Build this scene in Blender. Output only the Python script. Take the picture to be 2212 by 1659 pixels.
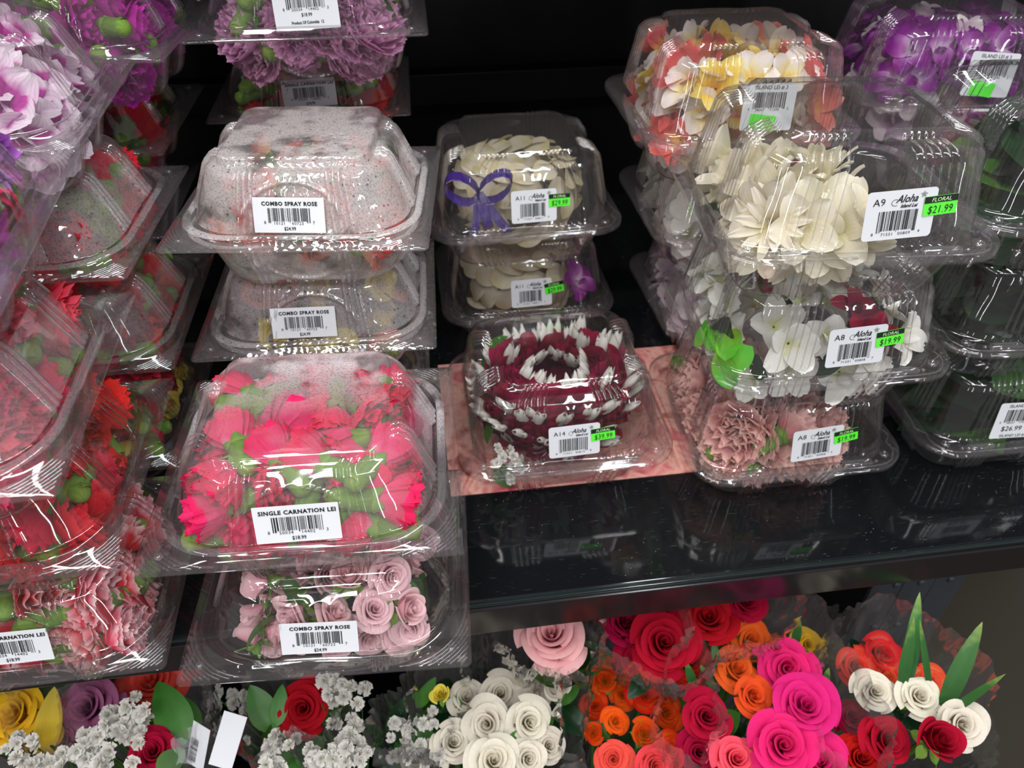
import bpy, math, random
import numpy as np
from mathutils import Vector, Matrix, Euler, noise

# ------------------------------------------------------------------ scene, camera, light
for o in list(bpy.data.objects):
    bpy.data.objects.remove(o, do_unlink=True)
SC = bpy.context.scene
COL = SC.collection
R = math.radians
FPX, W, H = 1660.0, 2212.0, 1659.0
CAM_Z, PITCH, YAW = 0.575, 40.0, 7.8

cam = bpy.data.cameras.new('camera')
cam.sensor_width = 36.0
cam.lens = FPX / W * 36.0
cam.clip_start = 0.01
cam.dof.use_dof = True
cam.dof.focus_distance = 0.56
cam.dof.aperture_fstop = 9.0
camo = bpy.data.objects.new('camera', cam)
COL.objects.link(camo)
camo.location = (0, 0, CAM_Z)
camo.rotation_euler = (R(90 - PITCH), 0, R(-YAW))
SC.camera = camo

world = bpy.data.worlds.new('store_ambient')
SC.world = world
world.use_nodes = True
wb = world.node_tree.nodes['Background']
wb.inputs[0].default_value = (1.0, 0.94, 0.965, 1)
wb.inputs[1].default_value = 0.30

def area(name, loc, target, sx, sy, power, col=(1, 1, 1)):
    l = bpy.data.lights.new(name, 'AREA')
    l.shape = 'RECTANGLE'; l.size = sx; l.size_y = sy
    l.energy = power; l.color = col
    o = bpy.data.objects.new(name, l)
    COL.objects.link(o)
    o.location = loc
    d = Vector(target) - Vector(loc)
    o.rotation_euler = d.to_track_quat('-Z', 'Y').to_euler()
    return o
# rows of tube fixtures on the store ceiling over the aisle
area('ceiling_tube_light', (-0.55, -0.25, 2.3), (-0.55, -0.25, 0), 0.16, 2.4, 42, (1, 0.98, 0.96))
area('ceiling_tube_light', (0.75, -0.35, 2.3), (0.75, -0.35, 0), 0.16, 2.4, 34, (0.95, 0.98, 1.0))
area('ceiling_tube_light', (-1.9, -0.4, 2.3), (-1.9, -0.4, 0), 0.16, 2.4, 26, (1, 0.97, 0.95))
area('ceiling_tube_light', (0.1, -1.3, 2.3), (0.1, -1.3, 0), 2.4, 0.16, 26)
# unseen upright strip lamps, added for streak highlights on the plastic ribs
for _x in (-2.3, -1.1, 0.9, 2.1):
    area('added_streak_light', (_x, -2.3, 0.55), (_x * 0.6, 0.5, 0.3), 0.07, 1.5, 7, (0.97, 0.98, 1.0))

SC.view_settings.view_transform = 'Standard'
SC.view_settings.look = 'None'
SC.view_settings.exposure = 0.0
SC.view_settings.gamma = 1.0
SC.view_settings.use_curve_mapping = False
SC.cycles.transparent_max_bounces = 40
SC.cycles.max_bounces = 5
SC.cycles.diffuse_bounces = 2
SC.cycles.glossy_bounces = 3
SC.cycles.transmission_bounces = 2
SC.cycles.sample_clamp_indirect = 4.0
SC.cycles.use_adaptive_sampling = True
SC.cycles.adaptive_threshold = 0.08
SC.cycles.use_light_tree = False
SC.cycles.use_denoising = True

_M = camo.rotation_euler.to_matrix()
def ray(px, py):
    return _M @ Vector(((px - W / 2) / FPX, -(py - H / 2) / FPX, -1.0))
def at(px, py, z):
    """point of the place seen at a photo pixel, at height z"""
    d = ray(px, py)
    t = (z - CAM_Z) / d.z
    return Vector((0, 0, CAM_Z)) + d * t
def depth_of(p):
    return -(_M.transposed() @ (Vector(p) - Vector((0, 0, CAM_Z)))).z

# ------------------------------------------------------------------ helpers
def lin(c):
    return tuple(((x / 12.92) if x <= 0.04045 else ((x + 0.055) / 1.055) ** 2.4) for x in c)
def hexc(h):
    return lin(tuple(int(h[i:i + 2], 16) / 255 for i in (0, 2, 4)))

class NT:
    def __init__(self, name):
        self.m = bpy.data.materials.new(name)
        self.m.use_nodes = True
        self.t = self.m.node_tree
        self.t.nodes.clear()
        self.out = self.n('ShaderNodeOutputMaterial')
    def n(self, typ, **kw):
        x = self.t.nodes.new(typ)
        for k, v in kw.items():
            if k.startswith('i_'):
                key = k[2:]
                x.inputs[int(key) if key.isdigit() else key].default_value = v
            else:
                setattr(x, k, v)
        return x
    def l(self, a, b):
        self.t.links.new(a, b)
    def math(self, op, a, b=None):
        x = self.n('ShaderNodeMath', operation=op)
        for i, v in enumerate((a, b)):
            if v is None: continue
            if isinstance(v, (int, float)): x.inputs[i].default_value = v
            else: self.l(v, x.inputs[i])
        return x.outputs[0]
    def ramp(self, fac, stops, interp='LINEAR'):
        x = self.n('ShaderNodeValToRGB')
        x.color_ramp.interpolation = interp
        el = x.color_ramp.elements
        while len(el) < len(stops): el.new(0.5)
        for e, (p, c) in zip(el, stops):
            e.position = p
            e.color = (*c, 1) if len(c) == 3 else c
        self.l(fac, x.inputs[0])
        return x.outputs[0]

MATS = {}
def solid(name, col, rough=0.5, spec=0.5, metal=0.0, bump=0.0, bscale=60):
    if name in MATS: return MATS[name]
    k = NT(name)
    p = k.n('ShaderNodeBsdfPrincipled')
    p.inputs['Base Color'].default_value = (*col, 1)
    p.inputs['Roughness'].default_value = rough
    p.inputs['Specular IOR Level'].default_value = spec
    p.inputs['Metallic'].default_value = metal
    if bump:
        tc = k.n('ShaderNodeTexCoord')
        nz = k.n('ShaderNodeTexNoise', i_Scale=bscale, i_Detail=4.0)
        k.l(tc.outputs['Object'], nz.inputs['Vector'])
        b = k.n('ShaderNodeBump', i_Strength=bump, i_Distance=0.002)
        k.l(nz.outputs[0], b.inputs['Height'])
        k.l(b.outputs[0], p.inputs['Normal'])
    k.l(p.outputs[0], k.out.inputs[0])
    MATS[name] = k.m
    return k.m

def petal_mat(name, stops, rough=0.55, trans=0.28, var=0.16, vein=0.10):
    """petal colour running from base (0) to rim (1) along each petal, with faint veins"""
    if name in MATS: return MATS[name]
    k = NT(name)
    uv = k.n('ShaderNodeUVMap')
    sep = k.n('ShaderNodeSeparateXYZ')
    k.l(uv.outputs[0], sep.inputs[0])
    tc = k.n('ShaderNodeTexCoord')
    nz = k.n('ShaderNodeTexNoise', i_Scale=140.0, i_Detail=0.0)
    k.l(tc.outputs['Object'], nz.inputs['Vector'])
    off = k.math('MULTIPLY', k.math('SUBTRACT', nz.outputs[0], 0.5), 0.35)
    v = k.math('ADD', sep.outputs[1], off)
    col = k.ramp(v, stops)
    wv = k.math('MULTIPLY', k.math('ADD', k.math('SINE', k.math('ADD', k.math('MULTIPLY', sep.outputs[0], 52.0), k.math('MULTIPLY', nz.outputs[0], 9.0))), 1.0), 0.5)
    oi = k.n('ShaderNodeObjectInfo')
    hs = k.n('ShaderNodeHueSaturation')
    k.l(col, hs.inputs['Color'])
    val = k.math('ADD', 1.0 - var / 2 - vein * 0.25,
                 k.math('ADD', k.math('MULTIPLY', oi.outputs['Random'], var),
                        k.math('MULTIPLY', wv, vein * 0.5)))
    k.l(val, hs.inputs['Value'])
    hue = k.math('ADD', 0.492, k.math('MULTIPLY', oi.outputs['Random'], 0.016))
    k.l(hue, hs.inputs['Hue'])
    if rough < .5:
        p = k.n('ShaderNodeBsdfPrincipled')
        p.inputs['Roughness'].default_value = rough
        p.inputs['Specular IOR Level'].default_value = 0.25
        k.l(hs.outputs[0], p.inputs['Base Color'])
    else:
        p = k.n('ShaderNodeBsdfDiffuse')
        k.l(hs.outputs[0], p.inputs['Color'])
    tr = k.n('ShaderNodeBsdfTranslucent')
    k.l(hs.outputs[0], tr.inputs[0])
    mx = k.n('ShaderNodeMixShader', i_0=trans)
    k.l(p.outputs[0], mx.inputs[1]); k.l(tr.outputs[0], mx.inputs[2])
    k.l(mx.outputs[0], k.out.inputs[0])
    MATS[name] = k.m
    return k.m

def plastic(name, haze=0.03, fog=0.0, wob=0.12, tint=(0.97, 0.97, 0.97), drops=False, refl=1.0, rough=0.05, fogcol=(0.82, 0.77, 0.80), where=None):
    """thin clear sheet: straight-through view, glancing reflections, optional condensation"""
    if name in MATS: return MATS[name]
    k = NT(name)
    tc = k.n('ShaderNodeTexCoord')
    lw = k.n('ShaderNodeLayerWeight', i_Blend=0.5)
    f = k.math('POWER', lw.outputs['Facing'], 3.6)
    f = k.math('ADD', 0.075 * refl, k.math('MULTIPLY', f, 0.62 * refl))
    tr = k.n('ShaderNodeBsdfTransparent')
    gz = k.n('ShaderNodeMix', data_type='RGBA')
    gz.inputs[6].default_value = (*tint, 1); gz.inputs[7].default_value = (0.40, 0.40, 0.42, 1)
    k.l(k.math('POWER', lw.outputs['Facing'], 4.0), gz.inputs[0])
    k.l(gz.outputs[2], tr.inputs[0])
    gl = k.n('ShaderNodeBsdfGlossy')
    gl.inputs['Color'].default_value = (1, 1, 1, 1)
    gl.inputs['Roughness'].default_value = rough
    df = k.n('ShaderNodeBsdfDiffuse'); df.inputs[0].default_value = (*fogcol, 1)
    tl = k.n('ShaderNodeBsdfTranslucent'); tl.inputs[0].default_value = (*fogcol, 1)
    hz = k.n('ShaderNodeMixShader', i_0=0.5)
    k.l(df.outputs[0], hz.inputs[1]); k.l(tl.outputs[0], hz.inputs[2])
    m1 = k.n('ShaderNodeMixShader', i_0=haze)
    k.l(tr.outputs[0], m1.inputs[1]); k.l(hz.outputs[0], m1.inputs[2])
    # sheet edge-on carries more haze, as thermoformed plastic does
    hf = k.math('ADD', haze, k.math('MULTIPLY', k.math('POWER', lw.outputs['Facing'], 4.0), 0.10))
    if fog > 0:
        n2 = k.n('ShaderNodeTexNoise', i_Scale=17.0, i_Detail=3.0, i_Roughness=0.6)
        k.l(tc.outputs['Object'], n2.inputs['Vector'])
        patch = k.ramp(n2.outputs[0], [(0.40, (0.12,) * 3), (0.50, (1, 1, 1))])
        n3 = k.n('ShaderNodeTexVoronoi', i_Scale=520.0)
        k.l(tc.outputs['Object'], n3.inputs['Vector'])
        gran = k.ramp(n3.outputs['Distance'], [(0.25, (0.62,) * 3), (0.55, (1, 1, 1))])
        fm = k.math('MULTIPLY', k.math('MULTIPLY', patch, gran), fog)
        if drops:
            n4 = k.n('ShaderNodeTexVoronoi', i_Scale=150.0)
            k.l(tc.outputs['Object'], n4.inputs['Vector'])
            big = k.ramp(n4.outputs['Distance'], [(0.14, (0.30,) * 3), (0.20, (1, 1, 1))])
            fm = k.math('MULTIPLY', fm, big)
            b2 = k.n('ShaderNodeBump', i_Strength=0.5, i_Distance=0.001)
            k.l(n4.outputs['Distance'], b2.inputs['Height'])
            k.l(b2.outputs[0], gl.inputs['Normal'])
        sp = k.n('ShaderNodeSeparateXYZ')
        k.l(tc.outputs['Object'], sp.inputs[0])
        fm = k.math('MULTIPLY', fm, k.math('GREATER_THAN', k.math('ABSOLUTE', sp.outputs[2]), 0.0046))
        if where == 'top':
            yy = k.ramp(k.math('ADD', 0.5, k.math('MULTIPLY', sp.outputs[1], 6.0)), [(0.40, (0.15,) * 3), (0.75, (1, 1, 1))])
            fm = k.math('MULTIPLY', fm, yy)
        hf = k.math('MINIMUM', k.math('ADD', hf, fm), 0.92)
    k.l(hf, m1.inputs[0])
    m2 = k.n('ShaderNodeMixShader')
    k.l(f, m2.inputs[0])
    k.l(m1.outputs[0], m2.inputs[1]); k.l(gl.outputs[0], m2.inputs[2])
    k.l(m2.outputs[0], k.out.inputs[0])
    MATS[name] = k.m
    return k.m

class MB:
    """collects faces with petal coordinates and links them as one mesh"""
    def __init__(self):
        self.v, self.f, self.uv = [], [], []
    def grid(self, fn, nu, nv, u0=-1, u1=1):
        b = len(self.v)
        for j in range(nv + 1):
            for i in range(nu + 1):
                u = u0 + (u1 - u0) * i / nu; t = j / nv
                self.v.append(tuple(fn(u, t)))
                self.uv.append(((u + 1) / 2, t))
        for j in range(nv):
            for i in range(nu):
                a = b + j * (nu + 1) + i
                self.f.append((a, a + 1, a + nu + 2, a + nu + 1))
    def rings(self, rs, close=True, cap=False):
        b = len(self.v); n = len(rs[0])
        for j, r in enumerate(rs):
            for i, p in enumerate(r):
                self.v.append(tuple(p)); self.uv.append((i / n, j / max(1, len(rs) - 1)))
        m = n if close else n - 1
        for j in range(len(rs) - 1):
            for i in range(m):
                a = b + j * n + i; c = b + j * n + (i + 1) % n
                self.f.append((a, c, c + n, a + n))
        if cap:
            self.f.append(tuple(b + (len(rs) - 1) * n + i for i in range(n)))
    def quad(self, pts):
        b = len(self.v)
        for p, u in zip(pts, ((0, 0), (1, 0), (1, 1), (0, 1))):
            self.v.append(tuple(p)); self.uv.append(u)
        self.f.append(tuple(range(b, b + len(pts))))
    def box(self, x0, y0, z0, x1, y1, z1):
        P = [(x0, y0, z0), (x1, y0, z0), (x1, y1, z0), (x0, y1, z0), (x0, y0, z1), (x1, y0, z1), (x1, y1, z1), (x0, y1, z1)]
        b = len(self.v)
        self.v += P; self.uv += [(0, 0)] * 8
        for f in ((0, 3, 2, 1), (4, 5, 6, 7), (0, 1, 5, 4), (1, 2, 6, 5), (2, 3, 7, 6), (3, 0, 4, 7)):
            self.f.append(tuple(b + i for i in f))
    def tube(self, pts, rad, n=6, cap=True):
        pts = [Vector(p) for p in pts]
        rs = []
        for i, p in enumerate(pts):
            d = (pts[min(i + 1, len(pts) - 1)] - pts[max(i - 1, 0)]).normalized()
            s = d.orthogonal().normalized(); t = d.cross(s)
            r = rad[i] if isinstance(rad, (list, tuple)) else rad
            rs.append([p + (s * math.cos(2 * math.pi * k / n) + t * math.sin(2 * math.pi * k / n)) * r for k in range(n)])
        self.rings(rs, cap=cap)
    def add(self, o, mat):
        b = len(self.v)
        self.v += [tuple(mat @ Vector(p)) for p in o.v]; self.uv += o.uv
        self.f += [tuple(b + i for i in f) for f in o.f]
    def mesh(self, name, smooth=True):
        me = bpy.data.meshes.new(name)
        me.from_pydata(self.v, [], self.f)
        ul = me.uv_layers.new(name='UVMap')
        idx = np.zeros(len(me.loops), dtype=np.int32)
        me.loops.foreach_get('vertex_index', idx)
        ul.data.foreach_set('uv', np.array(self.uv, dtype=np.float32)[idx].ravel())
        if smooth:
            me.polygons.foreach_set('use_smooth', [True] * len(me.polygons))
        me.update()
        return me

_mm = {}
def with_mat(me, mat):
    key = (me.name, mat.name)
    if key not in _mm:
        c = me if not me.materials else me.copy()
        c.materials.clear()
        c.materials.append(mat)
        if c is me:
            _mm[key] = c
            return c
        _mm[key] = c
    return _mm[key]
def obj(name, me, mat=None, parent=None, loc=(0, 0, 0), rot=None, scale=None, mtx=None):
    if mat is not None: me = with_mat(me, mat)
    o = bpy.data.objects.new(name, me)
    COL.objects.link(o)
    if parent is not None: o.parent = parent
    if mtx is not None: o.matrix_local = mtx
    else:
        o.location = loc
        if rot is not None: o.rotation_euler = rot
        if scale is not None: o.scale = (scale,) * 3 if isinstance(scale, (int, float)) else scale
    return o
def empty(name, loc, rz=0.0):
    o = bpy.data.objects.new(name, None)
    o.empty_display_size = 0.02
    COL.objects.link(o)
    o.location = loc; o.rotation_euler = (0, 0, rz)
    return o
def tag(o, label=None, cat=None, group=None, kind=None):
    if label: o['label'] = label
    if cat: o['category'] = cat
    if group: o['group'] = group
    if kind: o['kind'] = kind
    return o

# ------------------------------------------------------------------ the setting
Y0 = at(1106, 1298, 0.0).y            # front edge of the shelf
YB = 1.14                              # back panel
def black_gloss(name, rough, dust, col=(0.006, 0.007, 0.008)):
    k = NT(name)
    tc = k.n('ShaderNodeTexCoord')
    p = k.n('ShaderNodeBsdfPrincipled')
    p.inputs['Roughness'].default_value = rough
    p.inputs['Specular IOR Level'].default_value = 0.5
    n1 = k.n('ShaderNodeTexVoronoi', i_Scale=150.0, i_Randomness=1.0)
    k.l(tc.outputs['Object'], n1.inputs['Vector'])
    n2 = k.n('ShaderNodeTexNoise', i_Scale=9.0, i_Detail=3.0)
    k.l(tc.outputs['Object'], n2.inputs['Vector'])
    sp = k.ramp(n1.outputs['Distance'], [(0.045, (1, 1, 1)), (0.075, (0, 0, 0))])
    zone = k.ramp(n2.outputs[0], [(0.45, (0, 0, 0)), (0.62, (1, 1, 1))])
    # fine scratches
    mp = k.n('ShaderNodeMapping'); mp.inputs['Scale'].default_value = (1.0, 12.0, 1.0); mp.inputs['Rotation'].default_value = (0, 0, 0.5)
    k.l(tc.outputs['Object'], mp.inputs[0])
    n5 = k.n('ShaderNodeTexNoise', i_Scale=60.0, i_Detail=1.0, i_Distortion=0.4)
    k.l(mp.outputs[0], n5.inputs['Vector'])
    scr = k.ramp(n5.outputs[0], [(0.70, (0, 0, 0)), (0.74, (0.25,) * 3)])
    dm = k.math('MULTIPLY', k.math('ADD', k.math('MULTIPLY', sp, zone), k.math('MULTIPLY', scr, 0.35)), dust)
    mc = k.n('ShaderNodeMix', data_type='RGBA')
    mc.inputs[6].default_value = (*col, 1); mc.inputs[7].default_value = (0.42, 0.44, 0.45, 1)
    k.l(dm, mc.inputs[0])
    k.l(mc.outputs[2], p.inputs['Base Color'])
    k.l(p.outputs[0], k.out.inputs[0])
    return k.m
M_SHELF = black_gloss('black_acrylic', 0.06, 0.8)
M_BACK = solid('black_panel', (0.0025, 0.0025, 0.003), 0.4, 0.2, bump=0.15, bscale=14)
M_EDGE = solid('black_edge_strip', (0.010, 0.009, 0.010), 0.16, 0.5)
M_STEEL = solid('grey_painted_steel', (0.035, 0.040, 0.048), 0.42, 0.5, bump=0.1)
M_FLOOR = solid('brown_store_floor', (0.052, 0.043, 0.030), 0.4, 0.5, bump=0.1, bscale=8)

def slab(name, x0, y0, z0, x1, y1, z1, mat, kind='structure', parent=None, bev=0.0):
    b = MB(); b.box(x0, y0, z0, x1, y1, z1)
    o = obj(name, b.mesh(name, False), mat, parent)
    if bev:
        m = o.modifiers.new('bevel', 'BEVEL'); m.width = bev; m.segments = 3
    if kind and parent is None: o['kind'] = kind
    return o
XR = at(2205, 1180, 0).x + 0.42
shelf = empty('shelf', (0, Y0, 0))
tag(shelf, 'glossy black display shelf carrying the stacked clamshell boxes', 'shelf')
slab('shelf_board', -1.1, 0.004, -0.012, XR, YB - Y0, 0.0, M_SHELF, None, shelf, 0.0012)
slab('front_lip', -1.1, -0.004, -0.040, XR, 0.0035, -0.0035, M_EDGE, None, shelf, 0.0015)
slab('glass_edge_strip', -1.1, -0.001, -0.0034, XR, 0.0035, 0.0006, solid('dark_glass_edge', (0.012, 0.018, 0.018), 0.12, 0.6), None, shelf, 0.0008)
slab('support_rail', -1.1, 0.02, -0.036, XR, 0.05, -0.0125, M_STEEL, None, shelf, 0.001)
wall = slab('wall_back', -1.4, YB, -1.0, 1.6, YB + 0.02, 1.3, M_BACK)
slab('trim_1', -1.4, YB - 0.03, 0.17, 1.6, YB, 0.215, M_BACK, bev=0.002)
slab('floor', -2.5, -2.0, -1.02, 3.5, YB + 0.02, -1.0, M_FLOOR)
upper = empty('upper_shelf', (0, YB, 0.61))
tag(upper, 'black upper shelf over the back row of boxes', 'shelf')
slab('shelf_board', -1.1, -0.47, 0.0, XR, 0.0, 0.02, M_SHELF, None, upper, 0.001)
slab('front_lip', -1.1, -0.475, -0.015, XR, -0.4705, 0.022, M_EDGE, None, upper, 0.001)
# lower bin shelf that carries the bouquets
low = slab('bouquet_bin_shelf', -1.1, Y0 - 0.28, -0.62, at(2080, 1600, -.6).x, YB - 0.01, -0.60, M_BACK, None)
tag(low, 'dark lower shelf under the wrapped bouquets', 'shelf')
# upright posts of the rack at the right end
def post(px, py, lab, wdt, cat='post'):
    p = at(px, py, -0.041)
    e = empty('rack_post', (p.x + .012, p.y + .06, -1.0))
    tag(e, lab, cat, 'rack posts')
    b = MB(); b.box(-wdt / 2, 0, 0, wdt / 2, 0.004, 0.963); b.box(wdt / 2 - 0.004, 0.004, 0, wdt / 2, 0.03, 0.963)
    obj('angle_bar', b.mesh('angle_bar', False), M_STEEL, e)
    for k in range(3):
        c = MB(); c.rings([[(math.cos(a) * r, -z, math.sin(a) * r) for a in [i * math.pi / 6 for i in range(12)]] for r, z in ((0.0045, 0), (0.0045, 0.0015), (0.003, 0.0026))], cap=True)
        obj('bolt', c.mesh('bolt'), M_STEEL, e, (0, 0, 0.88 - k * 0.08))
post(2040, 1272, 'wide grey steel rack post standing behind the upright green blades', 0.055)
post(2100, 1266, 'grey steel rack post with bolts, middle of the three posts', 0.040)
post(2172, 1258, 'narrow grey steel rack post nearest the right edge of the photo', 0.036)

# printed sheet with pink blossoms lying on the shelf
def print_mat():
    k = NT('pink_blossom_print')
    tc = k.n('ShaderNodeTexCoord')
    nz = k.n('ShaderNodeTexNoise', i_Scale=16.0, i_Detail=2.0)
    k.l(tc.outputs['Object'], nz.inputs['Vector'])
    mixv = k.n('ShaderNodeMix', data_type='VECTOR', i_0=0.05)
    k.l(tc.outputs['Object'], mixv.inputs[4]); k.l(nz.outputs[1], mixv.inputs[5])
    vo = k.n('ShaderNodeTexVoronoi', i_Scale=16.0)
    k.l(mixv.outputs[1], vo.inputs['Vector'])
    # petal rings round each blossom
    rings = k.math('SINE', k.math('MULTIPLY', vo.outputs['Distance'], 42.0))
    wv = k.n('ShaderNodeTexNoise', i_Scale=55.0, i_Detail=3.0, i_Distortion=1.2)
    k.l(tc.outputs['Object'], wv.inputs['Vector'])
    f = k.math('ADD', k.math('ADD', k.math('MULTIPLY', vo.outputs['Distance'], 0.85), k.math('MULTIPLY', rings, 0.07)), k.math('MULTIPLY', k.math('SUBTRACT', wv.outputs[0], 0.5), 0.7))
    c = k.ramp(f, [(0.05, hexc('C24A58')), (0.25, hexc('E28C8A')), (0.42, hexc('EFB8A8')), (0.58, hexc('D98A80')), (0.72, hexc('8A4A44')), (0.88, hexc('33301C'))])
    p = k.n('ShaderNodeBsdfPrincipled'); p.inputs['Roughness'].default_value = 0.35
    k.l(c, p.inputs['Base Color']); k.l(p.outputs[0], k.out.inputs[0])
    return k.m
ps = at(1240, 1045, 0.001)
sheet = slab('printed_sheet', at(975, 1077, 0.001).x, ps.y, 0.0002, at(1640, 1005, 0.001).x, ps.y + 0.21, 0.0010, print_mat(), None)
tag(sheet, 'flat printed sheet of pink blossoms lying on the black shelf', 'printed sheet')

# ------------------------------------------------------------------ clamshell meshes
NS, NCR = 110, 20
def ring_pts(a, b, r):
    """plan outline: list of (x, y, nx, ny, side, s) ; sides 0 front 1 right 2 back 3 left, -1 corner; s from -1 to 1 along a side"""
    out = []
    for side in range(4):
        hx, hy = (a - r, b - r)
        for i in range(NS):
            s = -1 + 2 * i / (NS - 1)
            if side == 0: out.append((s * hx, -b, 0, -1, 0, s))
            elif side == 1: out.append((a, s * hy, 1, 0, 1, s))
            elif side == 2: out.append((-s * hx, b, 0, 1, 2, s))
            else: out.append((-a, -s * hy, -1, 0, 3, s))
        cx, cy, a0 = ((hx, -hy, -90), (hx, hy, 0), (-hx, hy, 90), (-hx, -hy, 180))[side]
        for i in range(1, NCR + 1):
            t = R(a0 + 90 * i / (NCR + 1))
            out.append((cx + r * math.cos(t), cy + r * math.sin(t), math.cos(t), math.sin(t), -1, 0))
    return out
def pulse(x):
    x = min(x, 1 - x) * 2            # trapezoid flute
    t = max(0.0, min(1.0, (x - 0.22) / 0.36))
    return t * t * (3 - 2 * t)
def rib_a(side, s):
    x = abs(s)
    lo, hi, n = (0.42, 0.97, 5)
    if side < 0 or x < lo or x > hi: return 0.0
    return pulse((x - lo) / (hi - lo) * n % 1.0)
def rib_c(side, s):
    x = abs(s)
    if side < 0: return 0.0
    lo, hi, n = (0.66, 1.0, 3) if side in (0, 2) else (0.55, 1.0, 3)
    if x < lo: return 0.0
    return pulse((x - lo) / (hi - lo) * n % 1.0)
def lerp_rings(p, q, n):
    return [tuple(p[i] + (q[i] - p[i]) * k / n for i in range(len(p))) for k in range(n + 1)]
def shell(rings, ribf, depth, arc=None, zsgn=1):
    """rings: (a, b, r, z, rib_out, rib_up)"""
    rs = []
    for (a, b, r, z, ro, ru) in rings:
        row = []
        for (x, y, nx, ny, side, s) in ring_pts(a, b, r):
            d = 0.0; dz = 0.0
            if ro or ru:
                k = ribf(side, s) * depth
                d += k * ro; dz += k * ru * zsgn
            if arc and side in (0, 2) and ro > 0:
                q = math.hypot(x, (abs(z) - arc[1]) * 1.06)
                e = (q - arc[0]) / 0.0016
                d += 0.0026 * math.exp(-e * e) + (0.0007 if q < arc[0] else 0.0)
            wv = noise.noise(Vector((x * 26, y * 26, z * 26 + 7 * zsgn))) * .0011 + noise.noise(Vector((x * 70, y * 70, z * 70))) * .0003
            d += wv * (0.3 if abs(z) < .003 else 1.0); dz += wv * .5 * min(1, abs(z) / .04)
            row.append((x + nx * d, y + ny * d, z + dz))
        rs.append(row)
    m = MB(); m.rings(rs, cap=True)
    return m
def ramp_w(rs, k_in=2, k_out=0):
    n = len(rs); o = []
    for i, r in enumerate(rs):
        w = min(1.0, (i + 0.3) / k_in)
        o.append((*r[:4], w, 0.0))
    return o

lidA = [(.105, .100, .036, -.0045, 0, 0), (.105, .100, .036, -.0004, 0, 0), (.1043, .0993, .0355, .0006, 0, 0), (.0925, .0875, .030, .0006, 0, 0), (.0912, .0862, .030, .0012, 0, 0)]
lidA += ramp_w(lerp_rings((.0885, .0835, .028, .0035), (.0800, .0750, .025, .0560), 14))
lidA += [(.0785, .0735, .024, .0605, .9, .5), (.0750, .0700, .022, .0638, .5, .9), (.0690, .0640, .020, .0660, 0, 1), (.0630, .0580, .018, .0672, 0, .9), (.0605, .0555, .016, .0678, 0, .2),
         (.0590, .0540, .015, .0722, 0, 0), (.0575, .0525, .014, .0735, 0, 0), (.0550, .0500, .013, .0738, 0, 0), (.040, .036, .010, .0738, 0, 0)]
baseA = [(.1045, .0995, .036, -.0062, 0, 0), (.1045, .0995, .036, -.0018, 0, 0), (.1030, .0980, .035, -.0012, 0, 0), (.0915, .0865, .030, -.0012, 0, 0), (.0895, .0845, .029, -.0020, 0, 0)]
baseA += ramp_w(lerp_rings((.0880, .0830, .028, -.0045), (.0765, .0715, .025, -.0430), 12))
baseA += [(.0745, .0695, .024, -.0470, .9, .4), (.0705, .0655, .022, -.0492, .5, .6), (.0650, .0600, .020, -.0498, 0, 0), (.0600, .0550, .018, -.0480, 0, 0), (.040, .036, .010, -.0480, 0, 0)]
lidC = [(.1075, .1000, .005, -.0014, 0, 0), (.1075, .1000, .005, .0, 0, 0), (.1000, .0925, .046, .0002, 0, 0), (.0988, .0913, .046, .0050, 0, 0), (.0965, .0890, .045, .0068, 0, 0), (.0938, .0863, .044, .0062, 0, 0), (.0922, .0847, .043, .0038, 0, 0), (.0905, .0830, .042, .0034, 0, 0)]
lidC += ramp_w(lerp_rings((.0892, .0817, .042, .0045), (.0735, .0680, .032, .0440), 30))
lidC += [(.0712, .0658, .030, .0470, .8, .4), (.0675, .0620, .027, .0488, .4, .7), (.0640, .0585, .022, .0495, 0, .5), (.0620, .0565, .016, .0499, 0, 0),
         (.0608, .0553, .013, .0548, 0, 0), (.0596, .0541, .012, .0567, 0, 0), (.0575, .0520, .011, .0571, 0, 0), (.040, .036, .008, .0571, 0, 0)]
baseC = [(.1068, .0985, .005, -.0026, 0, 0), (.0995, .0920, .046, -.0024, 0, 0), (.0960, .0885, .044, -.0050, 0, 0), (.0925, .0850, .043, -.0046, 0, 0), (.0900, .0825, .042, -.0030, 0, 0)]
baseC += ramp_w(lerp_rings((.0888, .0813, .042, -.0045), (.0755, .0700, .034, -.0430), 30))
baseC += [(.0735, .0680, .032, -.0470, .8, .3), (.0690, .0640, .029, -.0494, .4, .4), (.0640, .0590, .024, -.0500, 0, 0), (.0590, .0540, .020, -.0485, 0, 0), (.040, .036, .010, -.0485, 0, 0)]
BH = 0.0505                                   # flange height over the box's underside
PITCHZ = {'A': 0.1246, 'C': 0.1080}
ME = {
    ('A', 'lid'): shell(lidA, rib_a, 0.0040).mesh('lid_ribbed'),
    ('A', 'base'): shell(baseA, rib_a, 0.0040, zsgn=-1).mesh('base_ribbed'),
    ('C', 'lid'): shell(lidC, rib_c, 0.0042, arc=(.044, .002)).mesh('lid_domed'),
    ('C', 'base'): shell(baseC, rib_c, 0.0042, arc=(.044, .002), zsgn=-1).mesh('base_domed'),
}
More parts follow.
